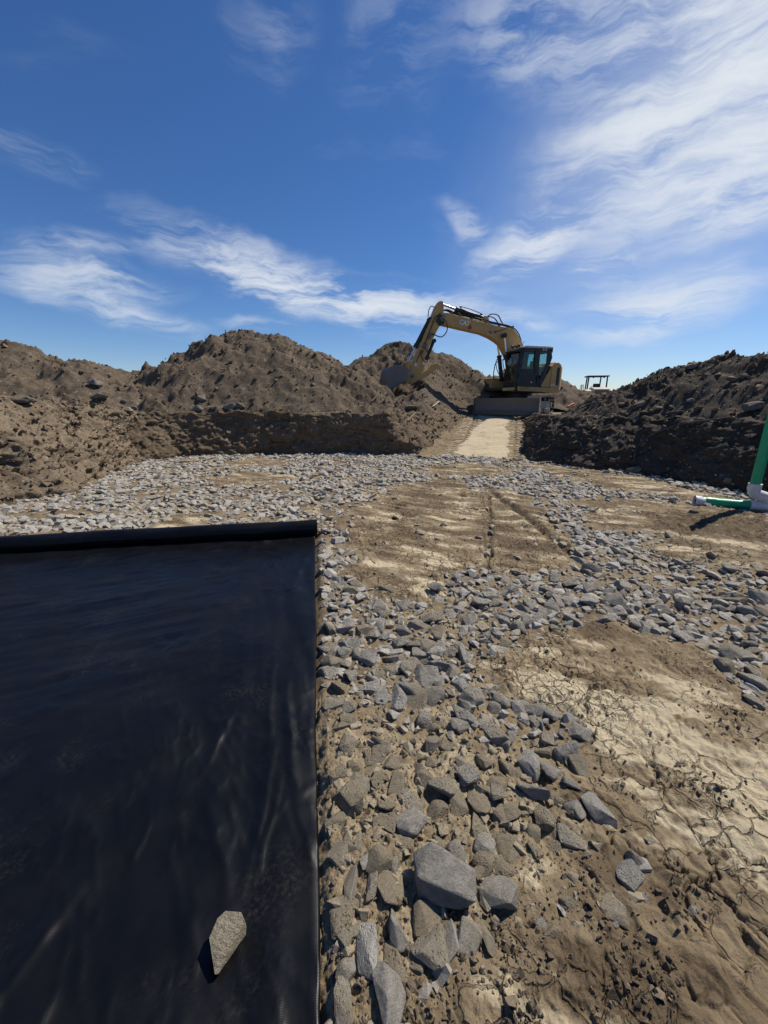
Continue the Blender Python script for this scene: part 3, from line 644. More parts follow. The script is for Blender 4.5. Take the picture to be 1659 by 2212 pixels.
for i in range(22):
    V, F = stone_proto(12 + i % 6, (1, .62 + .3 * ((i * 37) % 10) / 10, .4 + .28 * ((i * 53) % 10) / 10), 700 + i, .045)
    me = np_mesh('stone', V, F, False); me.materials.append(MAT['stone']); HERO.append(me)
# stones one can point at: u, v, width px, length factor, yaw, dust, lift, label (None: an unlabelled piece of the floor)
NAMED = [
    (958, 1910, 146, .62, 2.85, .05, .3, 'largest angular blue-grey rock lying loose on the near ground'),
    (1078, 1946, 80, 1.05, 1.2, .25, .25, 'dark grey rock touching the right end of the largest rock'),
    (886, 1778, 66, .95, .4, .3, .2, 'pale grey blocky stone up and left of the largest rock'),
    (986, 1846, 56, .95, 2.1, .2, .25, None), (1048, 1830, 50, .95, 1.1, .35, .25, None),
    (751, 1728, 72, .95, .2, .9, .08, 'round dusty flat stone half buried near the sheet edge'),
    (953, 1701, 68, .8, 2.6, .5, .2, None), (1009, 1674, 58, .8, .5, .3, .25, None), (1078, 1712, 46, 1.1, 1.3, .5, .15, None),
    (1154, 1706, 72, .6, 2.7, .35, .2, None), (1146, 1650, 60, .9, .7, .05, .3, 'blue-grey stone topmost in the line of stones bordering the brown mud'), (1193, 1665, 56, .7, 2.6, .1, .3, None),
    (1232, 1690, 52, .5, 2.5, .1, .2, None), (1240, 1745, 54, .95, 2.2, .1, .2, None), (1294, 1757, 84, .55, 1.95, .0, .18, 'long pitted grey stone at the edge of the brown mud'),
    (1363, 1891, 62, .95, 1.6, .1, .05, 'pitted light grey stone sunk alone in the brown mud'), (1238, 1803, 70, .75, 2.6, .5, .06, None),
    (733, 1849, 52, .95, .3, .6, .12, None), (775, 1830, 40, .5, 1.5, .5, .2, None), (757, 1915, 78, .34, 1.45, .6, .15, 'thin upright-looking tan sliver of stone by the sheet edge'),
    (799, 1915, 64, .78, 1.5, .5, .15, None), (797, 1868, 38, .9, .2, .2, .2, None), (798, 2062, 122, .5, 1.85, .1, .08, 'long dark pitted stone embedded near the bottom of the photo'),
    (864, 2002, 86, .58, 1.7, .3, .12, 'smooth grey wedge stone beside the long dark pitted stone'), (826, 2172, 104, .95, .8, .25, .22, 'big flat grey stone cut by the bottom edge of the photo'),
    (745, 2099, 60, .9, .7, .5, .15, None), (742, 2172, 88, .5, 1.8, .6, .08, None), (974, 2045, 72, .52, 1.5, .4, .15, None), (1051, 2027, 66, .5, 1.8, .6, .1, None),
    (900, 2075, 64, .6, 1.4, .7, .08, None), (745, 2027, 44, .9, 2.3, .5, .15, None), (1190, 2018, 48, .7, .2, .8, .05, None), (852, 1867, 48, .5, 1.4, .3, .25, None),
    (992, 1568, 50, .8, 2.6, .3, .2, None), (1110, 1588, 42, .9, .9, .2, .2, None), (945, 1275, 46, .7, .3, .2, .3, None), (1270, 1300, 50, .7, .2, .1, .3, None),
    (1310, 1335, 52, .4, .1, .3, .15, None), (722, 1520, 52, .8, .2, .5, .1, None), (1330, 1990, 20, .8, .3, .2, .2, None), (1395, 1935, 26, .8, .3, .1, .1, None), (1500, 1965, 30, .7, .3, .1, .1, None)]
taken = []
def ground_z(x, y): return float(floor_height(np.array([x]), np.array([y]), False)[0])
for i, (u, v, w, k, yaw, dust, lift, lab) in enumerate(NAMED):
    p = G(u, v, .03); cz = p.y * math.cos(PITCH) + EYE * math.sin(PITCH); size = w * cz / FPX * 1.02
    z = ground_z(p.x, p.y); taken.append((p.x, p.y, size * .42))
    if lab:
        me = big_rock('rock', 15 + i % 4, (1, 1, 1), 900 + i * 3, MAT['stone'], .02, .012, cuts=2); me.set_sharp_from_angle(angle=R(16)); o = link('rock', me); tag(o, lab, 'rock')
        sc = (size, size * k, size * .62 * (k ** .3))
    else:
        o = link('stone', HERO[i % len(HERO)], parent=floor); sc = (size, size * k * 1.15, size * .9 * (k ** .3))
    o.location = (p.x, p.y, z + sc[2] * lift); o.rotation_euler = (random.uniform(-.12, .12), random.uniform(-.12, .12), yaw); o.scale = sc; o['dust'] = dust

def build_gravel():
    rg = np.random.default_rng(77)
    base = [c[0][:2] for c in LW] + [c[0][:2] for c in FW[2:7]] + [(3.4, 10.4)] + [c[0][:2] for c in RW[4:]]
    def cands(sp, x0, x1, y0, y1):
        X, Y = np.meshgrid(np.arange(x0, x1, sp), np.arange(y0, y1, sp * .92)); X[1::2] += sp / 2
        n = X.size; return X.ravel() + rg.uniform(-.42, .42, n) * sp, Y.ravel() + rg.uniform(-.42, .42, n) * sp
    out = []
    for layer, (sp, m, lo, hi, box) in enumerate(((.082, .092, .05, .155, (-6.6, 7, .25, 11.6)), (.040, .036, .014, .065, (-1.2, 5, .25, 4.6)))):
        x, y = cands(sp, *box); ok = poly_sd(x, y, base) > -.15; x, y = x[ok], y[ok]
        mud, spr, sh = masks(x, y)
        clump = sstep(-.45, .1, fbm(x * 1.1, y * 1.1, 3, 123))
        if layer == 0: dens = (1 - mud) * (1 - spr) * np.maximum(.38 + .6 * clump, .95 * sstep(4.6, 3.2, np.hypot(x, y))) + spr * (.85 + .2 * clump) + mud * (.015 + .3 * sstep(.05, .5, fbm(x * 1.3, y * 1.3, 3, 5)) * sstep(2.2, 4, np.hypot(x, y)))
        else: dens = (1 - mud) * (1 - spr) * .6 + spr * .75 + mud * .08
        ok, cz = in_view(np.stack([x, y, x * 0], 1), .5); inside, _ = in_view(np.stack([x, y, x * 0], 1), 0); q_s, q_t = sheet_st(x, y); dens = dens * (sh < .01) * ((q_s < -.05 + .03 * layer) | (q_t < -.25)) * ok
        tk = np.ones(x.shape, bool)
        for tx, ty, tr in taken: tk &= np.hypot(x - tx, y - ty) > tr * (1.0 if layer == 0 else .8)
        dens = dens * (1 - (mud > .4) * (np.hypot(x, y) < 2.6) * (layer == 0)); a = (rg.random(x.size) < dens) & tk; x, y, spr, cz, mud, inside = x[a], y[a], spr[a], cz[a], mud[a], inside[a]; n = len(x)
        size = np.clip(m * np.exp(rg.normal(0, .4, n)), lo * .7, hi) * (1 - .1 * spr)
        size = np.where(spr > .3, np.minimum(size, .115), size)
        h = floor_height(x, y, False)
        z = h + size * np.where(spr > .5, rg.uniform(-.08, .15, n), rg.uniform(-.08, .2, n)) - mud * .02
        dust = np.clip(rg.beta(1.2, 2.6, n) * .9 + spr * rg.uniform(.3, .8, n) + mud * .5 + .15, 0, 1)
        dust = np.where(spr + mud > .5, dust, dust * .75)
        out.append((np.stack([x, y, z], 1), size, dust, np.where(inside, cz, cz + 50)))
    P, size, dust, cz = out[0]
    app = size / cz; order = np.argsort(-app); nparts = 300 - sum(1 for q in NAMED if q[7] is None)
    top = order[:nparts]; rest = order[nparts:]
    M = rot_mats(len(top), .2, rg)
    for j, i in enumerate(top):
        o = link('stone', HERO[int(rg.integers(len(HERO)))], parent=floor); s = size[i] * 1.16
        o.matrix_world = Matrix.LocRotScale(Vector(P[i]) - Vector((0, 0, size[i] * .05)), Matrix(M[j].tolist()).to_quaternion(), Vector((s, s * rg.uniform(.85, 1.1), s * rg.uniform(.85, 1.15)))); o['dust'] = float(dust[i])
    g = link('gravel', scatter_mesh('gravel', P[rest], size[rest] * 1.05, PROTO, rg, .24, dust[rest]), MAT['gravel'], floor); tag(g, kind='stuff')
    P, size, dust, cz = out[1]
    g = link('stone_chips', scatter_mesh('stone_chips', P, size, CLOD, rg, .6, dust), MAT['gravel'], floor); tag(g, kind='stuff')
    # crumbs of dry soil on and between the stones
    n = 26000; r = np.exp(rg.uniform(math.log(.5), math.log(5.5), n)); a = rg.uniform(R(-14), R(52), n); x = r * np.sin(a); y = r * np.cos(a)
    mud, spr, sh = masks(x, y); cl = sstep(-.05, .45, fbm(x * 3.3, y * 3.3, 4, 131)); keep = rg.random(n) < np.clip(spr * .35 + mud * cl * .95 + (1 - mud) * (1 - spr) * .35, 0, 1) * (sh < .1)
    x, y = x[keep], y[keep]; n = len(x); s = np.clip((.0075 * np.exp(rg.normal(0, .6, n))), .003, .035); h, _, _, _, _ = floor_height(x, y)
    g = link('soil_crumbs', scatter_mesh('soil_crumbs', np.stack([x, y, h + s * .2], 1), s, CLOD, rg, .8), MAT['clod'], floor); tag(g, kind='stuff')
build_gravel()

# ------------------------------------------------------------------ black sheet and its roll
def build_sheet():
    s = np.concatenate([np.linspace(0, 1.2, 120)[:-1], np.linspace(1.2, SHEET_S, 150)]); t = np.linspace(0, SHEET_T, 320)
    Sg, Tg = np.meshgrid(s, t, indexing='ij'); es = np.exp(-Sg / .55)
    h = .012 + fbm(Sg * .9, Tg * .7, 3, 301) * .016
    h = h + fbm(Sg * 6 + Tg * .9, Tg * .9, 2, 303, .4) * .012 * (.05 + es * 1.2) * sstep(.1, 1.2, Tg)            # folds along the edge
    h = h + fbm(Sg * 1.1 + Tg * .25, Tg * 6 - Sg * 1.4, 3, 305, .5) * .008 * sstep(.2, 1.2, Sg) * sstep(3.6, 1.2, Tg)  # folds along the roll
    q = fbm(Sg * 3.5 + Tg * 1.8, Tg * 3.0 - Sg * 2.4, 3, 307); h = h + (1 - np.abs(q)).clip(0) ** 9 * .006 * sstep(-.1, .4, fbm(Sg * 1.2, Tg * 1.2, 2, 309))
    q = fbm(Sg * 7 + Tg * 3.6, Tg * 2.2, 3, 311); h = h + (1 - np.abs(q)).clip(0) ** 12 * .006 * sstep(1.6, 3, Tg)
    f1, f2, cid = worley(Sg * 5, Tg * 5, 313); h = h + sstep(.45, .0, f1) * .006 * (cid > .72)
    rs, rt = sheet_st(*G(492, 2040)[:2])
    for s0, t0, s1, t1, w_, hh in ((rs - .01, rt - .1, rs - .06, rt - .75, .022, .010), (rs - .04, rt - .12, rs - .10, rt - .55, .016, .007), (rs + .03, rt - .1, rs + .22, rt - .5, .02, .006), (.16, 2.3, .10, 3.1, .022, .009), (.26, 2.2, .22, 2.9, .018, .007),
                                   (.42, 2.5, .52, 2.95, .02, .007), (.10, .5, .2, 1.3, .03, .006), (.5, .35, .3, 1.0, .03, .006), (rs + .1, rt + .12, rs + .16, rt + .5, .02, .007), (rs + .5, rt - .3, rs + .7, rt + .2, .025, .007)):
        dd, sl, _ = seg_d(Sg + fbm(Sg * 3, Tg * 3, 2, 331) * .02, Tg, [(s0, t0), (s1, t1)]); ll = math.hypot(s1 - s0, t1 - t0)
        h = h + hh * np.exp(-(dd / w_) ** 2) * np.sin(np.clip(sl / ll, 0, 1) * math.pi) ** .6
    lift = np.exp(-Tg / .09) * .055; h = h + lift
    h = h - sstep(.02, 0, Sg) * .004
    ex = perlin(Tg * 1.3, Tg * 0, 315) * .008 * np.exp(-Sg / .1)
    x = T0.x + TS.x * (Sg + ex) + TT.x * Tg; y = T0.y + TS.y * (Sg + ex) + TT.y * Tg
    me = np_mesh('ground_sheet', np.stack([x, y, h], -1).reshape(-1, 3), grid_faces(len(s), len(t)), True)
    uv = me.uv_layers.new(name='UVMap'); vi = np.empty(len(me.loops), np.int32); me.loops.foreach_get('vertex_index', vi)
    uv.data.foreach_set('uv', np.stack([Sg.ravel()[vi], Tg.ravel()[vi]], 1).astype(np.float32).ravel())
    root = empty('plastic_sheet', T0); tag(root, 'black woven plastic sheet unrolled over the gravel, its roll at the far end', 'plastic sheet')
    o = link('sheet', me, MAT['sheet'], root); o.matrix_parent_inverse = Matrix.Translation(-T0)
    sm = o.modifiers.new('thickness', 'SOLIDIFY'); sm.thickness = .002; sm.offset = -1
    if me.polygons[0].normal.z < 0: me.flip_normals()
    # roll: a wound tube with slightly uneven layers, open core
    ns, na = 160, 64; ss = np.linspace(-.03, SHEET_S, ns); aa = np.linspace(0, 2 * np.pi, na)
    Sg, Ag = np.meshgrid(ss, aa, indexing='ij'); rad = .098 + fbm(Sg * .8, np.cos(Ag) * .6, 3, 321) * .006 + perlin(Sg * 2, np.sin(Ag) * 3, 323) * .0025 + .004 * (Ag / (2 * np.pi))
    cz = .118 + fbm(Sg * .5, Sg * 0, 2, 325) * .012; ct = -.085 + perlin(Sg * .6, Sg * 0, 327) * .02
    tt = ct + rad * np.cos(Ag); zz = cz + rad * np.sin(Ag)
    V = np.stack([T0.x + TS.x * Sg + TT.x * tt, T0.y + TS.y * Sg + TT.y * tt, zz], -1).reshape(-1, 3)
    me = np_mesh('roll', V, grid_faces(ns, na), True); uv = me.uv_layers.new(name='UVMap'); vi = np.empty(len(me.loops), np.int32); me.loops.foreach_get('vertex_index', vi)
    uv.data.foreach_set('uv', np.stack([Sg.ravel()[vi], Ag.ravel()[vi] * .1], 1).astype(np.float32).ravel())
    roll = link('roll', me, MAT['sheet'], root); roll.matrix_parent_inverse = Matrix.Translation(-T0)
    # spiral end face with the layers stepped, round a hollow core
    th = np.linspace(0, 2 * np.pi * 9, 9 * 48); r = np.linspace(.034, .099, len(th)); rows = []
    for k in (0, 1):
        dep = -.03 + .012 * np.sin(th * 1.0 + np.arange(len(th)) * .002) * .5 + (.0 if k == 0 else .006); rr = r + (.0 if k == 0 else .0066)
        tt = -.085 + rr * np.cos(th); zz = .118 + rr * np.sin(th)
        rows.append(np.stack([T0.x + TS.x * dep + TT.x * tt, T0.y + TS.y * dep + TT.y * tt, zz], 1))
    me = np_mesh('roll_end', np.concatenate(rows), grid_faces(2, len(th)), True); e = link('roll_end', me, MAT['hose'], roll); e.matrix_parent_inverse = Matrix.Translation(-T0)
    return root
build_sheet()
def sheet_rock():
    # pale wedge: wide end away from the camera, point towards it
    p = G(492, 2040, .02)
    P = [(-.040, .085, .085), (.030, .092, .085), (.058, .066, .075), (-.060, .048, .088), (-.063, -.028, .080), (-.015, -.040, .078), (.004, -.125, .03), (.015, -.118, .02), (.034, -.02, .062),
         (-.055, .08, .0), (.05, .085, .0), (.062, .05, .0), (-.06, -.03, .0), (.0, -.09, .0), (.03, -.05, 0)]
    me = big_rock('rock', 0, 0, 17, MAT['tan_rock'], .004, .0, pts=[Vector(q) * 10 for q in P], cuts=2)
    o = link('rock', me); o.location = (p.x, p.y, .02); o.scale = (.070, .057, .062); o.rotation_euler = (0, 0, R(-8)); o['dust'] = .25
    tag(o, 'pale tan wedge-shaped rock weighing down the black sheet', 'rock')
sheet_rock()

# ------------------------------------------------------------------ machine builder
class MB:
    def __init__(s): s.v = []; s.f = []
    def add(s, V, F):
        o = len(s.v); s.v += [tuple(v) for v in V]; s.f += [tuple(i + o for i in f) for f in F]; return s
    def box(s, c, d, rot=None):
        M = Matrix.Identity(3) if rot is None else Euler(rot).to_matrix()
        V = [Vector(c) + M @ Vector((x * d[0] / 2, y * d[1] / 2, z * d[2] / 2)) for x in (-1, 1) for y in (-1, 1) for z in (-1, 1)]
        return s.add(V, [(0, 1, 3, 2), (4, 6, 7, 5), (0, 4, 5, 1), (2, 3, 7, 6), (0, 2, 6, 4), (1, 5, 7, 3)])
    def prism(s, poly, y0, y1):
        n = len(poly); V = [(x, y0, z) for x, z in poly] + [(x, y1, z) for x, z in poly]
        return s.add(V, [tuple(range(n)), tuple(range(2 * n - 1, n - 1, -1))] + [(i, i + n, (i + 1) % n + n, (i + 1) % n) for i in range(n)])
    def ring(s, outer, inner, y0, y1):
        """frame: outline with a matching inner opening (same point count)"""
        n = len(outer); V = [(x, y, z) for y in (y0, y1) for P in (outer, inner) for x, z in P]; F = []
        for i in range(n):
            j = (i + 1) % n
            F += [(i, j, n + j, n + i), (2 * n + i, 3 * n + i, 3 * n + j, 2 * n + j), (i, 2 * n + i, 2 * n + j, j), (n + i, n + j, 3 * n + j, 3 * n + i)]
        return s.add(V, F)
    def tube(s, pts, r, n=8, caps=True):
        pts = [Vector(p) for p in pts]; rings = []; up = Vector((.13, .3, 1)).normalized()
        rr = r if isinstance(r, (list, tuple)) else [r] * len(pts)
        for i, p in enumerate(pts):
            t = (pts[min(i + 1, len(pts) - 1)] - pts[max(i - 1, 0)]).normalized()
            a = t.cross(up); a = a.normalized() if a.length > 1e-4 else Vector((1, 0, 0)); b = t.cross(a)
            rings.append([p + (a * math.cos(2 * math.pi * k / n) + b * math.sin(2 * math.pi * k / n)) * rr[i] for k in range(n)])
        V = [v for q in rings for v in q]; F = [(i * n + k, i * n + (k + 1) % n, (i + 1) * n + (k + 1) % n, (i + 1) * n + k) for i in range(len(pts) - 1) for k in range(n)]
        if caps: F += [tuple(range(n - 1, -1, -1)), tuple(range((len(pts) - 1) * n, len(pts) * n))]
        return s.add(V, F)
    def cyl(s, a, b, r, n=16): return s.tube([a, b], r, n)
    def build(s, name, mat, parent=None, bevel=0, smooth=False, rz=0):
        me = bpy.data.meshes.new(name); me.from_pydata(s.v, [], s.f); me.update()
        bm = bmesh.new(); bm.from_mesh(me); bmesh.ops.recalc_face_normals(bm, faces=bm.faces[:]); bm.to_mesh(me); bm.free()
        if smooth: me.polygons.foreach_set('use_smooth', np.ones(len(me.polygons), bool)); me.set_sharp_from_angle(angle=R(38))
        o = link(name, me, mat, parent); o.rotation_euler.z = rz
        if bevel:
            m = o.modifiers.new('bevel', 'BEVEL'); m.width = bevel; m.segments = 2; m.limit_method = 'ANGLE'; m.angle_limit = R(40)
        return o
def smooth_pts(P, n=24):
    P = np.array(P, float); d = np.r_[0, np.cumsum(np.linalg.norm(np.diff(P, axis=0), axis=1))]; tan = np.gradient(P, d, axis=0); s = np.linspace(0, d[-1], n)
    i = np.clip(np.searchsorted(d, s, 'right') - 1, 0, len(P) - 2); h = (d[i + 1] - d[i])[:, None]; t = (s - d[i])[:, None] / h
    return [Vector(q) for q in (2*t**3-3*t**2+1) * P[i] + (t**3-2*t**2+t) * h * tan[i] + (-2*t**3+3*t**2) * P[i + 1] + (t**3-t**2) * h * tan[i + 1]]
def text_part(name, body, size, mat, parent, mtx, depth=.004, spacing=1.0, bold=0.0, shear=0):
    cu = bpy.data.curves.new(name, 'FONT'); cu.body = body; cu.size = size; cu.extrude = depth; cu.align_x = 'CENTER'; cu.align_y = 'CENTER'; cu.space_character = spacing; cu.offset = bold; cu.shear = shear
    t = bpy.data.objects.new(name, cu); col.objects.link(t); bpy.context.view_layer.update()
    me = bpy.data.meshes.new_from_object(t); me.name = name; bpy.data.objects.remove(t); bpy.data.curves.remove(cu)
    me.transform(mtx); me.materials.clear(); return link(name, me, mat, parent)

# ------------------------------------------------------------------ the excavator (x forward along the boom, y to its left, z up)
def build_excavator():
    root = empty('excavator', (5.75, 17.4, .92), R(192)); tag(root, 'tan-yellow tracked excavator with dark cab and grey dozer blade at the top of the ramp', 'excavator')
    Y_, K, ST, HO = MAT['yellow'], MAT['black'], MAT['steel'], MAT['hose']
    UZ = R(238 - 192)
    # undercarriage
    MB().box((0, 0, .42), (1.7, 1.35, .34)).box((0, 0, .62), (1.1, 1.1, .2)).build('car_body', K, root, .03, rz=UZ)
    MB().cyl((0, 0, .66), (0, 0, .96), .62, 28).build('swing_bearing', K, root, smooth=True)
    shoe = MB().box((0, 0, 0), (.155, .52, .022)).box((.045, 0, .02), (.02, .52, .03)).box((-.03, 0, .016), (.014, .52, .022)); shoe_me = None
    for sgn in (1, -1):
        yc = sgn * 1.03
        fr = MB().prism([(-1.25, .22), (1.25, .22), (1.3, .4), (1.1, .56), (-1.1, .56), (-1.3, .4)], yc - .17, yc + .17).box((0, yc, .62), (.25, .3, .1)).build('track_frame', K, root, .02, rz=UZ)
        for x in (-.95, -.6, -.2, .2, .6, .95): MB().cyl((x, yc - .16, .17), (x, yc + .2, .17), .1, 14).build('track_roller', ST, fr, smooth=True)
        for x, nm in ((1.3, 'idler'), (-1.3, 'sprocket')):
            w = MB().cyl((x, yc - .09, .385), (x, yc + .09, .385), .29, 24).cyl((x, yc - .2, .385), (x, yc + .2, .385), .12, 14)
            if nm == 'sprocket':
                for k in range(16): a = k * math.pi / 8; w.box((x + math.cos(a) * .3, yc, .385 + math.sin(a) * .3), (.06, .06, .06), (0, -a, 0))
            w.build(nm, ST, root, smooth=True, rz=UZ)
        tr = MB().tube([(x, yc, z) for x, z in [(1.3 + .33 * math.cos(a), .385 + .33 * math.sin(a)) for a in np.linspace(-math.pi / 2, math.pi / 2, 12)] + [(-1.3 + .33 * math.cos(a), .385 + .33 * math.sin(a)) for a in np.linspace(math.pi / 2, 3 * math.pi / 2, 12)] + [(1.3, yc * 0 + .055)]], .045, 6).build('track', MAT['trackm'], root, rz=UZ)
        L1 = 2.6; ra = .36; per = 2 * L1 + 2 * math.pi * ra; N_ = 44
        for k in range(N_):
            q = (k + .5) / N_ * per
            if q < L1: p = (-1.3 + q, .385 + ra); an = 0
            elif q < L1 + math.pi * ra: a = (q - L1) / ra; p = (1.3 + ra * math.sin(a), .385 + ra * math.cos(a)); an = a
            elif q < 2 * L1 + math.pi * ra: p = (1.3 - (q - L1 - math.pi * ra), .385 - ra); an = math.pi
            else: a = (q - 2 * L1 - math.pi * ra) / ra; p = (-1.3 - ra * math.sin(a), .385 - ra * math.cos(a)); an = math.pi + a
            if shoe_me is None: o = shoe.build('track_shoe', MAT['trackm'], tr); shoe_me = o.data
            else: o = link('track_shoe', shoe_me, parent=tr)
            o.location = (p[0], yc, p[1]); o.rotation_euler = (0, an, 0)
    # dozer blade: curved plate with an edge strip, end plates and two arms
    prof = [(2.02, .07), (2.0, .2), (2.0, .4), (2.05, .58), (2.1, .68), (2.14, .68), (2.1, .57), (2.06, .4), (2.06, .2), (2.09, .07)]
    prof = [(x, z) for x, z in prof]
    bl = MB().prism(prof, -1.13, 1.35).box((1.98, .11, .3), (.06, 2.3, .12)).box((1.98, .11, .56), (.06, 2.3, .08)).build('dozer_blade', ST, root, .006, rz=UZ)
    MB().box((2.105, .11, .12), (.03, 2.46, .17)).build('cutting_edge', MAT['trackm'], bl, .004)
    for y in (-1.145, 1.365): MB().prism([(1.85, .06), (2.13, .05), (2.16, .7), (1.98, .7)], y - .012, y + .012).build('end_plate', ST, bl)
    for y in (-.42, .42): MB().prism([(.6, .3), (2.0, .2), (2.0, .36), (.6, .48)], y - .07, y + .07).build('push_arm', K, bl, .01)
    # deck
    MB().prism([(1.25, .98), (1.25, 1.1), (-1.1, 1.1), (-1.25, .95), (-.9, .88), (.9, .9)], -1.18, 1.14).build('deck', K, root, .02)
    sk = MB().prism([(.70, .98), (.70, 1.125), (-1.10, 1.075), (-1.16, 1.03), (-1.14, .87), (.66, .955)], 1.14, 1.215).build('side_skirt', Y_, root, .018)
    MB().prism([(1.30, .95), (1.31, 1.06), (.80, 1.10), (.84, .97)], 1.10, 1.215).build('step', Y_, root, .012)
    face = lambda x, z, y=1.2165: Matrix.Translation((x, y, z)) @ Matrix.Rotation(math.pi, 4, 'Z') @ Matrix.Rotation(math.pi / 2, 4, 'X')
    text_part('lettering', 'L570TP1', .115, MAT['black'], sk, face(.40, 1.045) @ Matrix.Rotation(R(2), 4, 'Z'), .002)
    tb = MB().box((.66, -.82, 1.19), (.72, .78, .55)).build('tool_box', Y_, root, .03)
    MB().box((.66, -.82, 1.475), (.7, .76, .02)).build('tread_plate', K, tb)
    MB().box((1.028, -.7, 1.25), (.02, .1, .05)).build('latch', K, tb)
    MB().tube(smooth_pts([(.60, -1.1, 1.46), (.60, -1.1, 1.85), (.52, -1.1, 2.2), (.3, -1.1, 2.3), (-.15, -1.1, 2.3), (-.2, -1.1, 1.8)], 22), .021, 8).build('handrail', K, root, smooth=True)
    # engine house and counterweight, rounded tail
    MB().prism([(.3, 1.1), (.3, 1.75), (.1, 1.95), (-1.0, 1.98), (-1.0, 1.1)], -1.16, .28).build('engine_house', Y_, root, .04)
    MB().box((-.35, -.5, 1.99), (.8, .7, .06)).cyl((-.6, -.75, 2.0), (-.6, -.75, 2.2), .06, 12).build('engine_hood', K, root, .01)
    cw = MB(); arc = [(-1.12 - .36 * math.cos(a) ** .8 * 1.0, 1.18 * math.sin(a)) for a in np.linspace(-math.pi / 2, math.pi / 2, 17) if True]
    arc = [(-.98 - .52 * max(0, math.cos(a)) ** .6, 1.2 * math.sin(a)) for a in np.linspace(-math.pi / 2, math.pi / 2, 21)]
    V = []; F = []; levels = [(.93, .94), (1.0, 1.0), (1.85, 1.0), (1.98, .96), (2.07, .86)]
    for z, k in levels: V += [(x * (k if x < -1.0 else 1) if True else x, y * k, z) for x, y in arc]
    n = len(arc); F = [(l * n + i, l * n + i + 1, (l + 1) * n + i + 1, (l + 1) * n + i) for l in range(len(levels) - 1) for i in range(n - 1)] + [tuple(range(n)), tuple(range((len(levels) - 1) * n, len(levels) * n))] + [(l * n, (l + 1) * n, (l + 1) * n + n - 1, l * n + n - 1) for l in range(len(levels) - 1)]
    cwo = cw.add(V, F).build('counterweight', Y_, root, .02, True)
    sp_ = MB().prism([(-.70, 1.09), (-.33, 1.12), (-.345, 1.2), (-.70, 1.86), (-.72, 1.9)], 1.1, 1.2).build('side_panel', Y_, root, .015)
    rp = MB().prism([(-.73, 1.08), (-.735, 1.9), (-.85, 2.04), (-1.02, 2.05), (-1.14, 1.96), (-1.19, 1.8), (-1.19, 1.06)], .9, 1.205).build('rear_panel', Y_, root, .03)
    MB().prism([(-.97, 1.83), (-1.09, 1.86), (-1.1, 1.17), (-.98, 1.18)], 1.2, 1.213).build('air_grille', K, rp)
    for k in range(9): MB().box((-1.035, 1.214, 1.22 + k * .075), (.1, .012, .012)).build('grille_slat', HO, rp)
    text_part('logo', 'CAT', .11, MAT['white'], rp, face(-.86, 1.19, 1.2075), .002, .9, .002)
    # cab: pillars, panels, roof and glass, hollow inside
    cab = MB()
    y0, y1 = .30, 1.195
    out = [(.80, 1.10), (.86, 1.62), (.66, 2.53), (.50, 2.62), (-.60, 2.60), (-.70, 2.22), (-.64, 2.0), (-.32, 1.10)]
    for ya, yb in ((y0, y0 + .05), (y1 - .05, y1)):
        cab.prism([(.86, 1.62), (.74, 2.16), (.66, 2.53), (.585, 2.53), (.66, 2.1), (.77, 1.62), (.74, 1.12), (.80, 1.10)], ya, yb)     # front pillar
        cab.prism([(.11, 1.12), (.04, 1.7), (.10, 2.36), (.1, 2.5), (-.15, 2.5), (-.155, 1.95), (-.2, 1.55), (-.12, 1.12)], ya, yb)           # middle pillar
        cab.prism([(.66, 2.53), (.50, 2.62), (-.60, 2.60), (-.60, 2.42), (.10, 2.42), (.59, 2.42)], ya, yb)                              # top rail
        cab.prism([(-.60, 2.60), (-.70, 2.22), (-.64, 2.0), (-.32, 1.10), (-.2, 1.10), (-.28, 1.55), (-.47, 1.98), (-.46, 2.42)], ya, yb)  # rear pillar
        cab.prism([(-.32, 1.10), (-.18, 1.55), (.06, 1.55), (.06, 1.10)], ya, yb)
    cab.prism([(.79, 1.10), (.80, 1.28), (.1, 1.28), (.1, 1.10)], y0, y1)                                    # sill and floor
    cab.box((.73, (y0 + y1) / 2, 2.47), (.1, y1 - y0, .1), (0, .35, 0)).box((.82, (y0 + y1) / 2, 1.22), (.05, y1 - y0, .2)).box((-.66, (y0 + y1) / 2, 2.5), (.06, y1 - y0, .2)).box((-.55, (y0 + y1) / 2, 1.5), (.05, y1 - y0, .85), (0, -.35, 0))
    cabo = cab.build('cab', K, root, .008)
    MB().prism([(.70, 2.545), (.50, 2.645), (-.58, 2.63), (-.66, 2.58), (-.6, 2.55), (.5, 2.56)], y0 - .01, y1 + .01).build('roof', MAT['roof_white'], cabo, .02)
    MB().prism([(.86, 2.42), (.9, 2.47), (.58, 2.62), (.55, 2.56)], y0 + .02, y1 - .02).build('sun_visor', K, cabo, .006)
    # door: lower panel with a skewed top line, its own glass above
    dr = MB().prism([(.745, 1.125), (.745, 1.5), (.70, 1.60), (.58, 1.775), (.045, 1.785), (-.02, 1.5), (-.10, 1.125)], y1, y1 + .018).build('door', K, cabo, .008)
    MB().prism([(.755, 1.62), (.66, 2.42), (.57, 2.42), (.60, 1.78), (.70, 1.61)], y1 + .001, y1 + .019).prism([(.15, 2.42), (.66, 2.42), (.6, 2.48), (.1, 2.48)], y1 + .001, y1 + .019).prism([(.09, 2.46), (.05, 1.78), (-.0, 1.78), (.02, 2.46)], y1 + .001, y1 + .019).build('door_frame', K, dr)
    MB().prism([(.56, 2.43), (.12, 2.43), (.07, 1.77), (.61, 1.77)], y1 - .03, y1 - .022).build('window', MAT['glass'], dr)
    MB().tube([(.02, y1 + .05, 1.62), (.02, y1 + .05, 1.78)], .012, 8).box((.02, y1 + .03, 1.62), (.03, .05, .03)).build('door_handle', HO, dr)
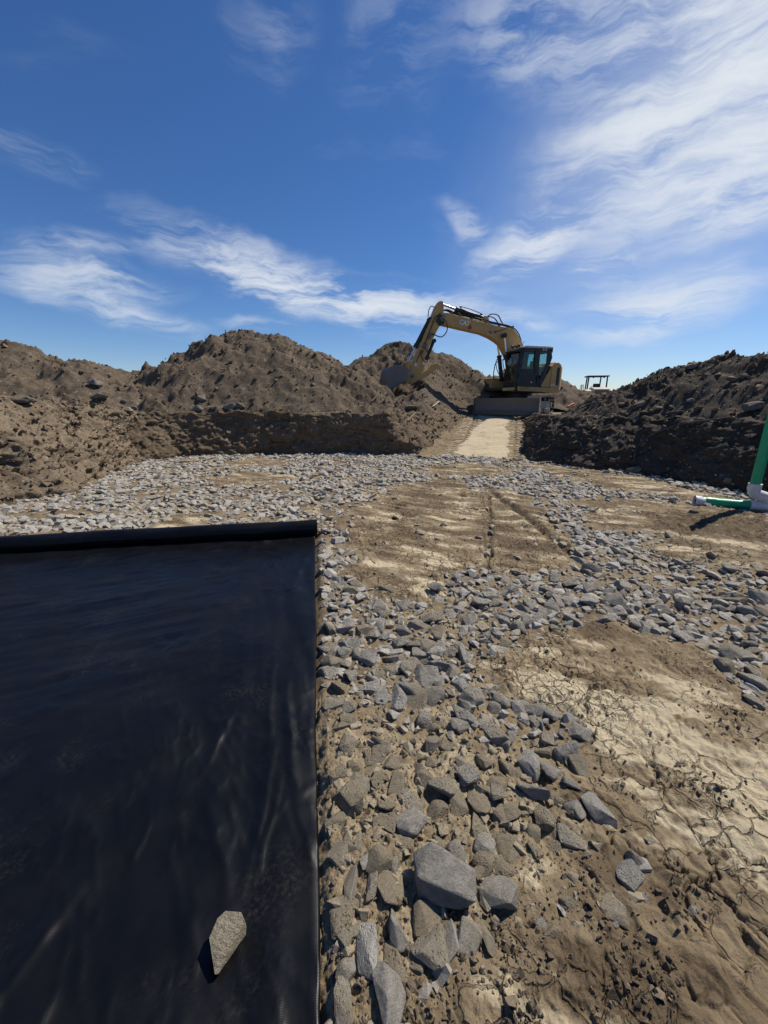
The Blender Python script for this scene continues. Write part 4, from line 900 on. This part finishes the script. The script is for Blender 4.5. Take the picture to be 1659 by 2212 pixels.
    MB().box((.13, y1 + .02, 1.285), (.045, .006, .045)).build('sticker', MAT['white'], dr)
    MB().prism([(-.15, 2.41), (-.45, 2.41), (-.48, 2.0), (-.29, 1.56), (-.17, 1.56)], y1 - .03, y1 - .022).build('window', MAT['glass'], cabo)
    MB().prism([(.62, 2.42), (-.46, 2.42), (-.48, 2.0), (-.29, 1.56), (.76, 1.56)], y0 + .02, y0 + .028).build('window', MAT['glass'], cabo)
    MB().add([(.735, y0 + .05, 2.42), (.735, y1 - .05, 2.42), (.85, y1 - .05, 1.62), (.85, y0 + .05, 1.62)], [(0, 1, 2, 3)]).add([(.85, y0 + .05, 1.60), (.85, y1 - .05, 1.60), (.81, y1 - .05, 1.30), (.81, y0 + .05, 1.30)], [(0, 1, 2, 3)]).build('windscreen', MAT['glass'], cabo)
    MB().add([(-.685, y0 + .05, 2.38), (-.685, y1 - .05, 2.38), (-.64, y1 - .05, 2.02), (-.64, y0 + .05, 2.02)], [(0, 1, 2, 3)]).build('window', MAT['glass'], cabo)
    st = MB().box((.05, .72, 1.5), (.5, .5, .14)).box((-.2, .72, 1.82), (.14, .48, .62), (0, -.15, 0)).box((-.27, .72, 2.2), (.1, .28, .18)).build('seat', HO, cabo, .03)
    for y in (.48, .98): MB().tube([(.28, y, 1.45), (.36, y, 1.78)], .02, 8).box((.37, y, 1.82), (.06, .06, .12)).build('joystick', HO, cabo)
    MB().tube([(.62, .62, 1.3), (.56, .6, 1.8), (.5, .58, 2.0)], .016, 8).box((.48, .58, 1.95), (.05, .22, .16)).build('monitor', HO, cabo)
    MB().tube([(.36, 1.05, 1.78), (.24, 1.05, 2.36)], .012, 6).build('wiper', HO, cabo)
    m = MB().tube([(.66, 1.2, 2.4), (.75, 1.36, 2.45), (.75, 1.36, 2.25)], .012, 6).box((.75, 1.37, 2.3), (.04, .14, .22)).build('mirror', HO, cabo)
    for y in (.5, 1.0): MB().cyl((.66, y, 2.66), (.72, y, 2.66), .05, 12).box((.66, y, 2.6), (.03, .03, .08)).build('work_lamp', HO, cabo)
    MB().box((.55, .55, 2.67), (.12, .2, .05)).build('roof_bracket', HO, cabo); MB().tube([(.5, .95, 2.63), (.5, .95, 2.78), (.42, .95, 2.8)], .01, 6).build('aerial', HO, cabo)
    text_part('lettering', '315', .14, MAT['white'], cabo, face(-.33, 2.505, y1 + .002), .002, 1.0, .002)
    # boom
    boom = MB().prism([(-.12, 1.62), (-.1, 2.35), (.05, 2.83), (.38, 3.28), (.55, 3.38), (.73, 3.42), (1.15, 3.46), (2.27, 3.65), (3.36, 3.86), (3.58, 3.86), (3.72, 3.72), (3.72, 3.55), (3.55, 3.44), (2.65, 3.29), (1.9, 3.17), (1.5, 3.04), (1.2, 2.90), (.98, 2.76), (.80, 2.5), (.60, 2.2), (.36, 1.62), (.12, 1.48)], -.21, .17).build('boom', Y_, root, .018)
    for y in (-.22, .18):
        MB().cyl((.10, y - .05, 1.66), (.10, y + .05, 1.66), .13, 18).cyl((3.6, y - .05, 3.64), (3.6, y + .05, 3.64), .1, 16).cyl((.97, y - .09, 3.1), (.97, y + .09, 3.1), .085, 16).build('pivot_pin', ST, boom, smooth=True)
    fb = lambda x, z, a: face(x, z, .1715) @ Matrix.Rotation(a, 4, 'Z')
    text_part('logo', 'CAT', .25, MAT['white'], boom, fb(2.66, 3.52, R(-9.5)), .003, .86, .006)
    MB().prism([(2.545, 3.36), (2.40, 3.50), (2.34, 3.34), (2.46, 3.28)], .1705, .1735).build('logo_flash', MAT['red'], boom)
    MB().prism([(1.55, 3.16), (1.62, 3.24), (1.54, 3.28), (1.42, 3.20)], .1705, .1735).prism([(1.36, 3.18), (1.4, 3.28), (1.3, 3.27), (1.24, 3.2)], .1705, .1735).build('scuff_mark', ST, boom)
    def hose(pts, r=.02, par=boom, n=26, nm='hose'): return MB().tube(smooth_pts(pts, n), r, 8).build(nm, HO, par, smooth=True)
    for k, (dy, dz) in enumerate(((.05, .05), (.09, .04), (-.06, .06), (-.12, .05), (-.16, .045))):
        hose([(.0, dy, 2.6), (.1, dy, 2.95 + dz), (.36, dy, 3.32 + dz), (.75, dy, 3.48 + dz), (1.2, dy, 3.54 + dz), (2.3, dy, 3.70 + dz + .03 * (k % 2)), (3.1, dy, 3.87 + dz), (3.4, dy, 3.95 + dz), (3.62, dy * 1.3, 3.92), (3.75, dy * 1.6, 3.75)], .017, n=44)
    for k, x in enumerate((.55, 1.15, 1.75, 2.35, 2.85, 3.2)): MB().box((x, .0, 3.47 + (x - 1.15) * .19 if x > 1.1 else 3.46), (.07, .34, .07), (0, -.17 if x > 1 else .1, 0)).build('hose_clamp', ST, boom)
    hose([(1.72, .02, 3.75), (1.5, .05, 3.9), (1.22, .06, 3.88), (1.0, .05, 3.62), (.85, .02, 3.5)], .022); hose([(1.78, -.05, 3.72), (1.5, -.08, 3.84), (1.3, -.08, 3.8), (1.05, -.08, 3.55)], .022)
    hose([(1.35, .178, 3.25), (1.1, .182, 3.3), (.8, .182, 3.42)], .012)
    # boom cylinders
    for y in (.27, -.33):
        c = MB().cyl((.60, y, 1.45), (.80, y, 2.36), .085, 18).cyl((.79, y, 2.32), (.81, y, 2.42), .1, 18).cyl((.6, y - .08, 1.45), (.6, y + .08, 1.45), .09, 14).build('boom_cylinder', K, root, smooth=True)
        MB().cyl((.80, y, 2.38), (.97, y, 3.08), .042, 14).build('rod', MAT['chrome'], c, smooth=True); MB().cyl((.97, y - .07, 3.1), (.97, y + .07, 3.1), .095, 16).build('rod_eye', Y_ if y < 0 else K, c, smooth=True)
        hose([(.83, y + .11, 2.34), (.98, y + .12, 2.2), (.93, y + .1, 1.9), (.72, y + .08, 1.55)], .016, c)
    # stick cylinder on top of the boom
    c = MB().cyl((1.72, -.02, 3.74), (2.92, -.02, 4.02), .088, 18).cyl((2.84, -.02, 4.0), (3.0, -.02, 4.04), .105, 18).cyl((1.72, -.12, 3.74), (1.72, .08, 3.74), .09, 14).box((2.8, .0, 4.1), (.07, .06, .08)).box((1.9, .0, 3.86), (.08, .06, .1)).build('stick_cylinder', K, root, smooth=True)
    MB().cyl((2.98, -.02, 4.035), (3.58, -.02, 4.19), .045, 14).build('rod', MAT['chrome'], c, smooth=True); MB().tube(smooth_pts([(2.8, .03, 4.13), (2.3, .05, 4.02), (1.9, .04, 3.9)], 10), .014, 6).build('hose', HO, c)
    MB().prism([(1.55, 3.52), (1.62, 3.80), (1.80, 3.82), (1.98, 3.6)], -.13, -.09).prism([(1.55, 3.52), (1.62, 3.80), (1.80, 3.82), (1.98, 3.6)], .05, .09).build('cylinder_bracket', Y_, boom, .006)
    # stick
    stk = MB().prism([(3.54, 4.16), (3.60, 4.27), (3.72, 4.26), (3.84, 4.10), (4.08, 3.52), (4.30, 3.05), (4.60, 2.28), (4.84, 1.66), (4.80, 1.50), (4.62, 1.46), (4.46, 1.66), (4.2, 2.35), (3.92, 2.95), (3.66, 3.42), (3.56, 3.55), (3.53, 3.75)], -.18, .14).build('stick', Y_, root, .014)
    MB().prism([(3.5, 3.75), (3.72, 3.8), (3.86, 3.55), (3.70, 3.38), (3.52, 3.45)], .14, .2).prism([(3.5, 3.75), (3.72, 3.8), (3.86, 3.55), (3.70, 3.38), (3.52, 3.45)], -.24, -.18).build('cheek_plate', K, stk, .008)
    MB().box((4.62, .144, 1.95), (.075, .006, .11), (0, -.2, 0)).build('sticker', MAT['white'], stk)
    MB().box((4.28, .16, 2.65), (.16, .06, .2), (0, -.35, 0)).box((4.1, .17, 3.0), (.12, .07, .16), (0, -.35, 0)).box((4.36, .16, 2.42), (.08, .06, .1)).build('valve_block', ST, stk, .006)
    c = MB().cyl((4.06, -.02, 3.62), (4.58, -.02, 2.66), .08, 16).cyl((4.55, -.02, 2.72), (4.61, -.02, 2.6), .095, 16).cyl((4.06, -.1, 3.62), (4.06, .08, 3.62), .09, 14).build('bucket_cylinder', K, root, smooth=True)
    MB().cyl((4.60, -.02, 2.62), (4.90, -.02, 2.05), .04, 12).build('rod', MAT['chrome'], c, smooth=True)
    c = MB().cyl((3.86, -.02, 2.84), (4.12, -.02, 2.22), .065, 14).cyl((4.10, -.02, 2.27), (4.15, -.02, 2.15), .075, 14).cyl((3.85, -.09, 2.86), (3.85, .07, 2.86), .08, 12).build('thumb_cylinder', K, root, smooth=True)
    MB().cyl((4.13, -.02, 2.2), (4.26, -.02, 1.88), .035, 12).build('rod', MAT['chrome'], c, smooth=True)
    hose([(3.62, .22, 3.72), (3.45, .26, 3.5), (3.42, .26, 3.2), (3.62, .24, 2.98), (3.9, .2, 3.05), (4.05, .19, 3.1)], .02, stk); hose([(3.66, .18, 3.8), (3.86, .2, 3.7), (4.02, .19, 3.35), (4.2, .19, 2.9), (4.28, .19, 2.7)], .018, stk)
    hose([(3.8, -.2, 4.1), (3.96, -.1, 4.12), (4.1, 0, 3.95), (4.12, 0, 3.72)], .018, stk); hose([(4.3, .2, 2.6), (4.12, .22, 2.3), (4.2, .2, 2.05), (4.38, .18, 2.2), (4.45, .18, 2.5)], .015, stk); hose([(4.34, .2, 2.5), (4.5, .17, 2.3), (4.6, .15, 2.05)], .014, stk)
    hose([(3.7, -.26, 3.75), (4.0, -.25, 3.4), (4.25, -.24, 2.8), (4.4, -.2, 2.4)], .018, stk)
    # linkage
    for y in (.17, -.21): MB().prism([(4.84, 2.1), (4.93, 2.08), (5.02, 1.72), (5.06, 1.5), (4.97, 1.48), (4.88, 1.75)], y - .02, y + .02).prism([(4.6, 1.86), (4.88, 2.1), (4.93, 2.02), (4.68, 1.76)], y - .045, y - .025).build('bucket_link', Y_, root, .006)
    cp = MB().prism([(4.60, 1.62), (4.95, 1.72), (5.14, 1.66), (5.14, 1.40), (4.98, 1.24), (4.82, 1.28), (4.7, 1.42)], -.2, .16).build('coupler', Y_, root, .012)
    MB().cyl((4.75, -.26, 1.52), (4.75, .22, 1.52), .07, 14).cyl((5.04, -.26, 1.52), (5.04, .22, 1.52), .06, 14).build('pin', ST, cp, smooth=True)
    # bucket: wide smooth-lipped shell open towards the machine
    pr = [(5.06, 1.76), (5.28, 1.85), (5.56, 1.89), (5.76, 1.82), (5.86, 1.66), (5.91, 1.40), (5.93, 1.12), (5.95, .88)]
    inn = [(x - .03 if i > 2 else x, z - .03 if i < 5 else z) for i, (x, z) in enumerate(pr)]
    bk = MB().prism(pr + inn[::-1], -.66, .66).build('bucket', ST, root)
    side = pr + [(5.30, 1.24), (5.06, 1.38)]
    for y in (-.675, .675): MB().prism(side, y - .014, y + .014).build('side_plate', ST, bk, .004); MB().prism([(5.98, .86), (5.96, .95), (5.31, 1.32), (5.27, 1.23)], y - .02 if y > 0 else y - .02, y + .02).build('side_cutter', MAT['trackm'], bk)
    MB().box((5.955, 0, .92), (.03, 1.34, .18)).build('cutting_edge', MAT['trackm'], bk)
    for y in (-.2, .16): MB().prism([(4.98, 1.42), (5.1, 1.36), (5.5, 1.86), (5.3, 1.9), (5.02, 1.76)], y - .02, y + .02).build('bucket_ear', ST, bk)
    # thumb
    th = [(4.88, 1.36), (4.72, 1.42), (4.52, 1.58), (4.3, 1.66), (4.05, 1.80), (3.88, 1.98), (3.72, 2.0), (3.54, 1.89), (3.56, 1.84), (3.72, 1.82), (3.86, 1.72), (4.05, 1.56), (4.28, 1.42), (4.5, 1.36), (4.66, 1.26), (4.8, 1.22)]
    tb = MB()
    for y in (-.14, .10): tb.prism(th, y - .025, y + .025)
    for x, z in ((4.35, 1.52), (4.05, 1.68), (3.75, 1.9)): tb.cyl((x, -.14, z), (x, .10, z), .035, 10)
    tb.prism([(4.36, 1.6), (4.2, 1.95), (4.3, 1.97), (4.48, 1.62)], -.1, -.06).prism([(4.36, 1.6), (4.2, 1.95), (4.3, 1.97), (4.48, 1.62)], .02, .06).build('thumb', Y_, root, .006)
    return root
build_excavator()

# ------------------------------------------------------------------ the roller behind the right bank
def build_roller():
    rp_ = AT(1283, 850, 40); root = empty('road_roller', (rp_.x, 40, .9), R(-90 + 162 + 8)); root.scale = (1, 1.2, 1); C_, K = MAT['cream'], MAT['black']      # x forward (away from the camera)
    tag(root, 'cream soil compactor with open canopy frame seen beyond the right dirt bank', 'roller')
    h = MB().prism([(-2.1, .75), (-2.15, 1.15), (-1.95, 1.55), (-1.6, 1.66), (-.7, 1.70), (-.6, .75)], -.62, .62).build('engine_hood', C_, root, .07)
    g = MB().prism([(-2.155, 1.08), (-2.03, 1.42), (-2.06, 1.43), (-2.19, 1.09)], -.5, .5).build('grille', MAT['grille'], h)
    for k in range(7): MB().box((-2.165 + .018 * k, 0, 1.1 + k * .048), (.03, 1.0, .012)).build('grille_slat', C_, h)
    MB().box((-1.5, 0, .62), (1.3, 1.15, .35)).box((.2, 0, .75), (1.6, .9, .45)).build('chassis', K, root, .04)
    for y in (-.86, .86):
        t = MB().cyl((-1.3, y - .27, .66), (-1.3, y + .27, .66), .66, 30).build('tyre', MAT['hose'], root, .06, True)
        MB().cyl((-1.3, y - .29, .66), (-1.3, y + .29, .66), .34, 20).build('rim', C_, t, smooth=True)
        MB().prism([(-2.0, .9), (-1.95, 1.35), (-1.3, 1.5), (-.6, 1.4), (-.6, 1.3), (-1.3, 1.38), (-1.85, 1.25)], y - .26, y + .26).build('fender', C_, root, .02)
    d = MB().cyl((1.9, -.95, .72), (1.9, .95, .72), .72, 36).build('drum', MAT['steel'], root, .01, True)
    for y in (-1.02, 1.02): MB().prism([(.7, .6), (.7, .85), (2.65, .85), (2.65, .6)], y - .05, y + .05).build('drum_frame', C_, root, .02)
    MB().box((0, 0, 1.2), (1.2, 1.4, .1)).build('platform', K, root)
    can = MB()
    for x, y in ((-.55, -.72), (-.55, .72), (.75, -.55), (.75, .55)): can.tube([(x, y, 1.25), (x + (.03 if x < 0 else -.08), y * .97, 2.72)], .055, 8)
    for a, b in (((-.65, -.8), (-.65, .8)), ((.85, -.7), (.85, .7)), ((-.65, -.78), (.85, -.66)), ((-.65, .78), (.85, .66))): can.tube([(*a, 2.74), (*b, 2.74)], .06, 8)
    can.tube([(-.65, -.4, 2.76), (.85, -.35, 2.76)], .04, 6).tube([(-.65, .4, 2.76), (.85, .35, 2.76)], .04, 6).build('canopy_frame', K, root)
    MB().box((-.1, 0, 1.45), (.5, .5, .14)).box((-.35, 0, 1.78), (.12, .5, .55)).build('seat', MAT['hose'], root, .03)
    MB().tube([(.55, 0, 1.25), (.4, 0, 1.75)], .05, 8).tube([(.4 + .06 * math.sin(a), .2 * math.cos(a), 1.78 + .1 * math.sin(a)) for a in np.linspace(0, 2 * math.pi, 17)], .018, 6).build('steering_column', K, root)
    for x in (-.45, .1): MB().tube(smooth_pts([(x, .95, .9), (x, 1.0, 1.75), (x + .06, 1.0, 1.92), (x + .2, 1.0, 1.98), (x + .34, 1.0, 1.9), (x + .38, .95, .95)], 20), .022, 6).build('handrail', K, root)
    for y in (-.4, .4): MB().cyl((-.70, y, 2.62), (-.76, y, 2.62), .07, 12).build('work_lamp', K, root)
build_roller()

# ------------------------------------------------------------------ houses far behind the piles
def house(name, loc, rz, L_, W_, eave, ridge, label, win):
    root = empty(name, loc, rz); tag(root, label, 'house')
    MB().box((0, 0, eave / 2), (L_, W_, eave)).prism([(-L_ / 2, eave), (L_ / 2, eave), (0, ridge - .12)], -W_ / 2, W_ / 2).build('wall', MAT['siding'], root)
    ov = .45; a = math.atan2(ridge - eave, L_ / 2)
    for s in (-1, 1):
        r = MB().prism([(0, ridge), (s * (L_ / 2 + ov), eave - ov * math.tan(a)), (s * (L_ / 2 + ov), eave - ov * math.tan(a) + .16), (0, ridge + .16)], -W_ / 2 - .4, W_ / 2 + .4).build('roof', MAT['shingle'], root)
        MB().prism([(0, ridge - .04), (s * (L_ / 2 + ov), eave - ov * math.tan(a) - .06), (s * (L_ / 2 + ov), eave - ov * math.tan(a) + .1), (0, ridge + .12)], -W_ / 2 - .45, -W_ / 2 - .4).build('fascia', MAT['trim'], r)
    for (x, z, w, h) in win:
        f = MB().ring([(x - w / 2 - .1, z - h / 2 - .1), (x + w / 2 + .1, z - h / 2 - .1), (x + w / 2 + .1, z + h / 2 + .1), (x - w / 2 - .1, z + h / 2 + .1)], [(x - w / 2, z - h / 2), (x + w / 2, z - h / 2), (x + w / 2, z + h / 2), (x - w / 2, z + h / 2)], -W_ / 2 - .06, -W_ / 2 - .003).build('window', MAT['trim'], root)
        MB().box((x, -W_ / 2 - .02, z), (w, .02, h)).build('pane', MAT['dark_in'], f)
    MB().box((L_ * .3, 0, ridge - .1), (.9, .9, .9)).build('chimney', MAT['siding'], root)
    return root
hA = AT(972, 798, 62)
house('house', (hA.x, 62 + 6, .9), R(6), 13, 12, 2.9, hA.z - .9, 'grey-green gabled house peeping out between the pointed pile and the boom', [(2.6, 2.0, 2.2, 1.5), (-3.5, 1.9, 1.5, 1.3)])
hB = AT(768, 797, 80)
house('house', (hB.x - 1.5, 86, .9), R(90), 11, 3.6, hB.z - 2.2, hB.z - .9, 'far dark roof just showing between the broad pile and the pointed pile', [(0, 2, 1.5, 1.3)])

# ------------------------------------------------------------------ sewer pipe stub on the right
def build_pipe():
    e = G(1500, 1081, .10); w = G(1632, 1092, .09); d = (w - e).normalized(); up = Vector((0, 0, 1)); r = .062
    root = empty('sewer_pipe', (w.x, w.y, 0)); tag(root, 'green sewer pipe stub with a tall green riser and white fittings at the right', 'pipe')
    off = Vector((w.x, w.y, 0)); B = lambda p: Vector(p) - off
    gp = MB().cyl(B(e + d * .09), B(w - d * .02), r, 24).build('pipe', MAT['green'], root, smooth=True)
    MB().cyl(B(e + d * .14), B(e + d * .26), r + .007, 24).build('bell_end', MAT['green'], gp, smooth=True)
    cap = MB(); n = 24; a = d.cross(up).normalized(); b = a.cross(d); V = []; F = []
    prof = [(0, r + .004), (0, r + .018), (.085, r + .018), (.1, r + .008), (.13, r + .007), (.13, r - .01), (.05, r - .006), (0, r + .004)]
    dd = (d + Vector((0, .0, -.10))).normalized()
    for q, rr in prof: V += [B(e + dd * q) + (a * math.cos(2 * math.pi * k / n) + b * math.sin(2 * math.pi * k / n)) * rr for k in range(n)]
    F = [(i * n + k, i * n + (k + 1) % n, (i + 1) * n + (k + 1) % n, (i + 1) * n + k) for i in range(len(prof) - 1) for k in range(n)]
    co = MB().add(V, F).build('coupling', MAT['whitepvc'], root, smooth=True); MB().cyl(B(e + dd * .03), B(e + dd * .05), r + .001, 24).build('pipe_mouth', MAT['dark_in'], co)
    wye = MB().tube([B(w - d * .07), B(w + d * .05), B(w + d * .42)], [r + .01, r + .012, r + .012], 24)
    top = G(1620, 1060, .0); base = w + d * .24
    bt = w - d * .07 + up * .26; wye.tube(smooth_pts([B(base), B(base - d * .13 + up * .12), B(bt - up * .05), B(bt + up * .05)], 14), r + .011, 24); wye.cyl(B(bt - up * .02), B(bt + up * .06), r + .018, 24).cyl(B(w - d * .08), B(w - d * .02), r + .017, 24).cyl(B(w + d * .36), B(w + d * .43), r + .018, 24)
    wye.build('wye_fitting', MAT['whitepvc'], root, smooth=True)
    MB().cyl(B(w + d * .42), B(w + d * 1.9), r, 24).build('pipe', MAT['green'], root, smooth=True)
    lean = Vector((-.02, .0, 1)).normalized()
    MB().cyl(B(bt), B(bt + lean * 2.1), r, 24).build('riser', MAT['green'], root, smooth=True)
    MB().tube(smooth_pts([B(bt + up * .03 - d * .075), B(bt + up * .0 - a * .07), B(bt + d * .075 + up * .02)], 8), .012, 6).build('strap', MAT['hose'], root)
build_pipe()

# ------------------------------------------------------------------ rocks, tubes, sticks and tape lying on the banks
bpy.context.view_layer.update()
dg = bpy.context.evaluated_depsgraph_get()
def hit(u, v):
    ok, loc, nor, idx, ob, mt = scene.ray_cast(dg, Vector((0, 0, EYE)), ray(u, v).normalized(), distance=200)
    return (loc, nor) if ok else (AT(u, v, 14), Vector((0, 0, 1)))
ROCKS = [(276, 893, 24, .8, 'white-topped rock at the corner where the left bank meets the back wall', .1), (496, 884, 27, .75, 'round tan boulder, larger of the pair at the foot of the tallest pile', .4), (521, 880, 20, .85, 'smaller dark boulder, right of its pair at the foot of the tallest pile', .2),
    (437, 866, 21, .95, 'boulder half sunk in the lower slope of the tallest pile', .5), (428, 886, 19, .9, 'upright stone below the sunken boulder on the tallest pile', .6), (462, 884, 17, .6, 'low flat stone left of the pair of boulders', .4),
    (207, 833, 27, .85, 'grey boulder in the hollow left of the tallest pile', .1), (214, 859, 34, .4, 'flat grey slab below the boulder in the hollow', .2), (52, 869, 44, .42, 'brown slab jutting from the top of the left bank', .7), (162, 884, 15, .8, 'small rock on the crest of the left bank', .4),
    (267, 870, 13, .8, 'small pale rock above the corner rock', .2), (290, 885, 13, 1.0, 'small rock touching the right of the corner rock', .4),
    (889, 882, 27, .5, 'flat rock on the slope below the bucket', .5), (1626, 882, 36, .65, 'large dark boulder at the right edge above the pipe riser', .5), (1383, 876, 24, .7, 'rounded grey boulder, leftmost of the row on the right bank', .3),
    (1460, 894, 34, .3, 'long flat pale stone on the right bank', .4), (1491, 867, 15, .8, 'small tan rock above the long flat stone on the right bank', .3), (1422, 883, 15, .7, 'small grey rock midway along the row on the right bank', .2),
    (1452, 881, 14, .7, 'small rock right above the long flat pale stone', .3), (1391, 893, 20, .5, 'low rock just under the rounded grey boulder', .5), (1584, 821, 20, .8, 'dark lump near the top of the right bank', .5),
    (1489, 799, 24, .8, 'dark clod standing on the crest of the right bank', .6), (1367, 1018, 28, .7, 'dark muddy lump at the foot of the right wall where the tube ends', .8), (1497, 1108, 20, .6, 'black mud clod just below the open pipe end', .8)]
for i, (u, v, w, k, lab, dust) in enumerate(ROCKS):
    p, nn = hit(u, v); cz = p.y * math.cos(PITCH) - (p.z - EYE) * math.sin(PITCH); s = w * cz / FPX * 1.1
    o = link('rock', big_rock('rock', 14 + i % 5, (1, .9, .8), 1300 + i * 7, MAT['rock'], .05, .035, cuts=1)); o.location = p + Vector((0, 0, s * k * .2)); o.scale = (s, s * .8, s * k); o.rotation_euler = (random.uniform(-.15, .15), random.uniform(-.15, .15), random.uniform(-.4, .4)); o['dust'] = dust
    tag(o, lab, 'rock')
def laid(name, label, cat, pts, r, mat, lift=.03, n=40, group=None):
    P = [hit(u, v) for u, v in pts]; P = [p + q * lift for p, q in P]
    o = MB().tube(smooth_pts(P, n), r, 8).build(name, mat, smooth=True); return tag(o, label, cat, group)
def arc(name, label, cat, pts, r, mat, n=44):
    o = MB().tube(smooth_pts([tuple(p) for p in pts], n), r, 8).build(name, mat, smooth=True); return tag(o, label, cat)
def near_pt(u, v, back):
    p, q = hit(u, v); c = Vector((0, 0, EYE)); return p - (p - c).normalized() * back
arc('plastic_tube', 'thick black plastic tube arching down the right bank to the pit floor', 'tube', [near_pt(1378, 1008, .02), near_pt(1370, 985, .08), near_pt(1378, 965, .12), near_pt(1400, 944, .14), near_pt(1440, 926, .12), near_pt(1500, 912, .1), near_pt(1560, 904, .06), near_pt(1603, 899, .0)], .017, MAT['tube'])
arc('plastic_tube', 'thin grey tube lying below the thick one on the right bank', 'tube', [near_pt(1440, 926, .04), near_pt(1480, 927, .04), near_pt(1520, 925, .04), near_pt(1560, 917, .02)], .008, MAT['tube'])
laid('iron_rod', 'thin brown rod lying along the foot of the back wall', 'rod', [(376, 1001), (400, 999), (430, 996), (461, 990)], .018, MAT['stick'], .03)
def lath(label, u0, v0, u1, v1, w, mat, name='wood_stake', cat='stake'):
    a, na = hit(u0, v0); b, nb = hit(u1, v1); d = (b - a); L_ = d.length; m = MB().box((0, 0, 0), (L_, w, w * .35)); o = m.build(name, mat, None, .003); o.location = (a + b) / 2 + na * .05
    o.rotation_euler = d.to_track_quat('X', 'Z').to_euler(); tag(o, label, cat)
lath('pale broken lath on the slope under the boom shadow', 933, 880, 947, 869, .05, MAT['wood'])
lath('thin crooked stick above the back wall right of centre', 878, 910, 895, 893, .03, MAT['stick'], 'dry_stick', 'stick')
lath('brown stick leaning at the left below the bucket', 803, 868, 817, 852, .04, MAT['stick'], 'dry_stick', 'stick')
lath('orange-pink survey tape on the ground right of the tracks', 1226, 879, 1239, 872, .07, MAT['orange'], 'survey_tape', 'tape')
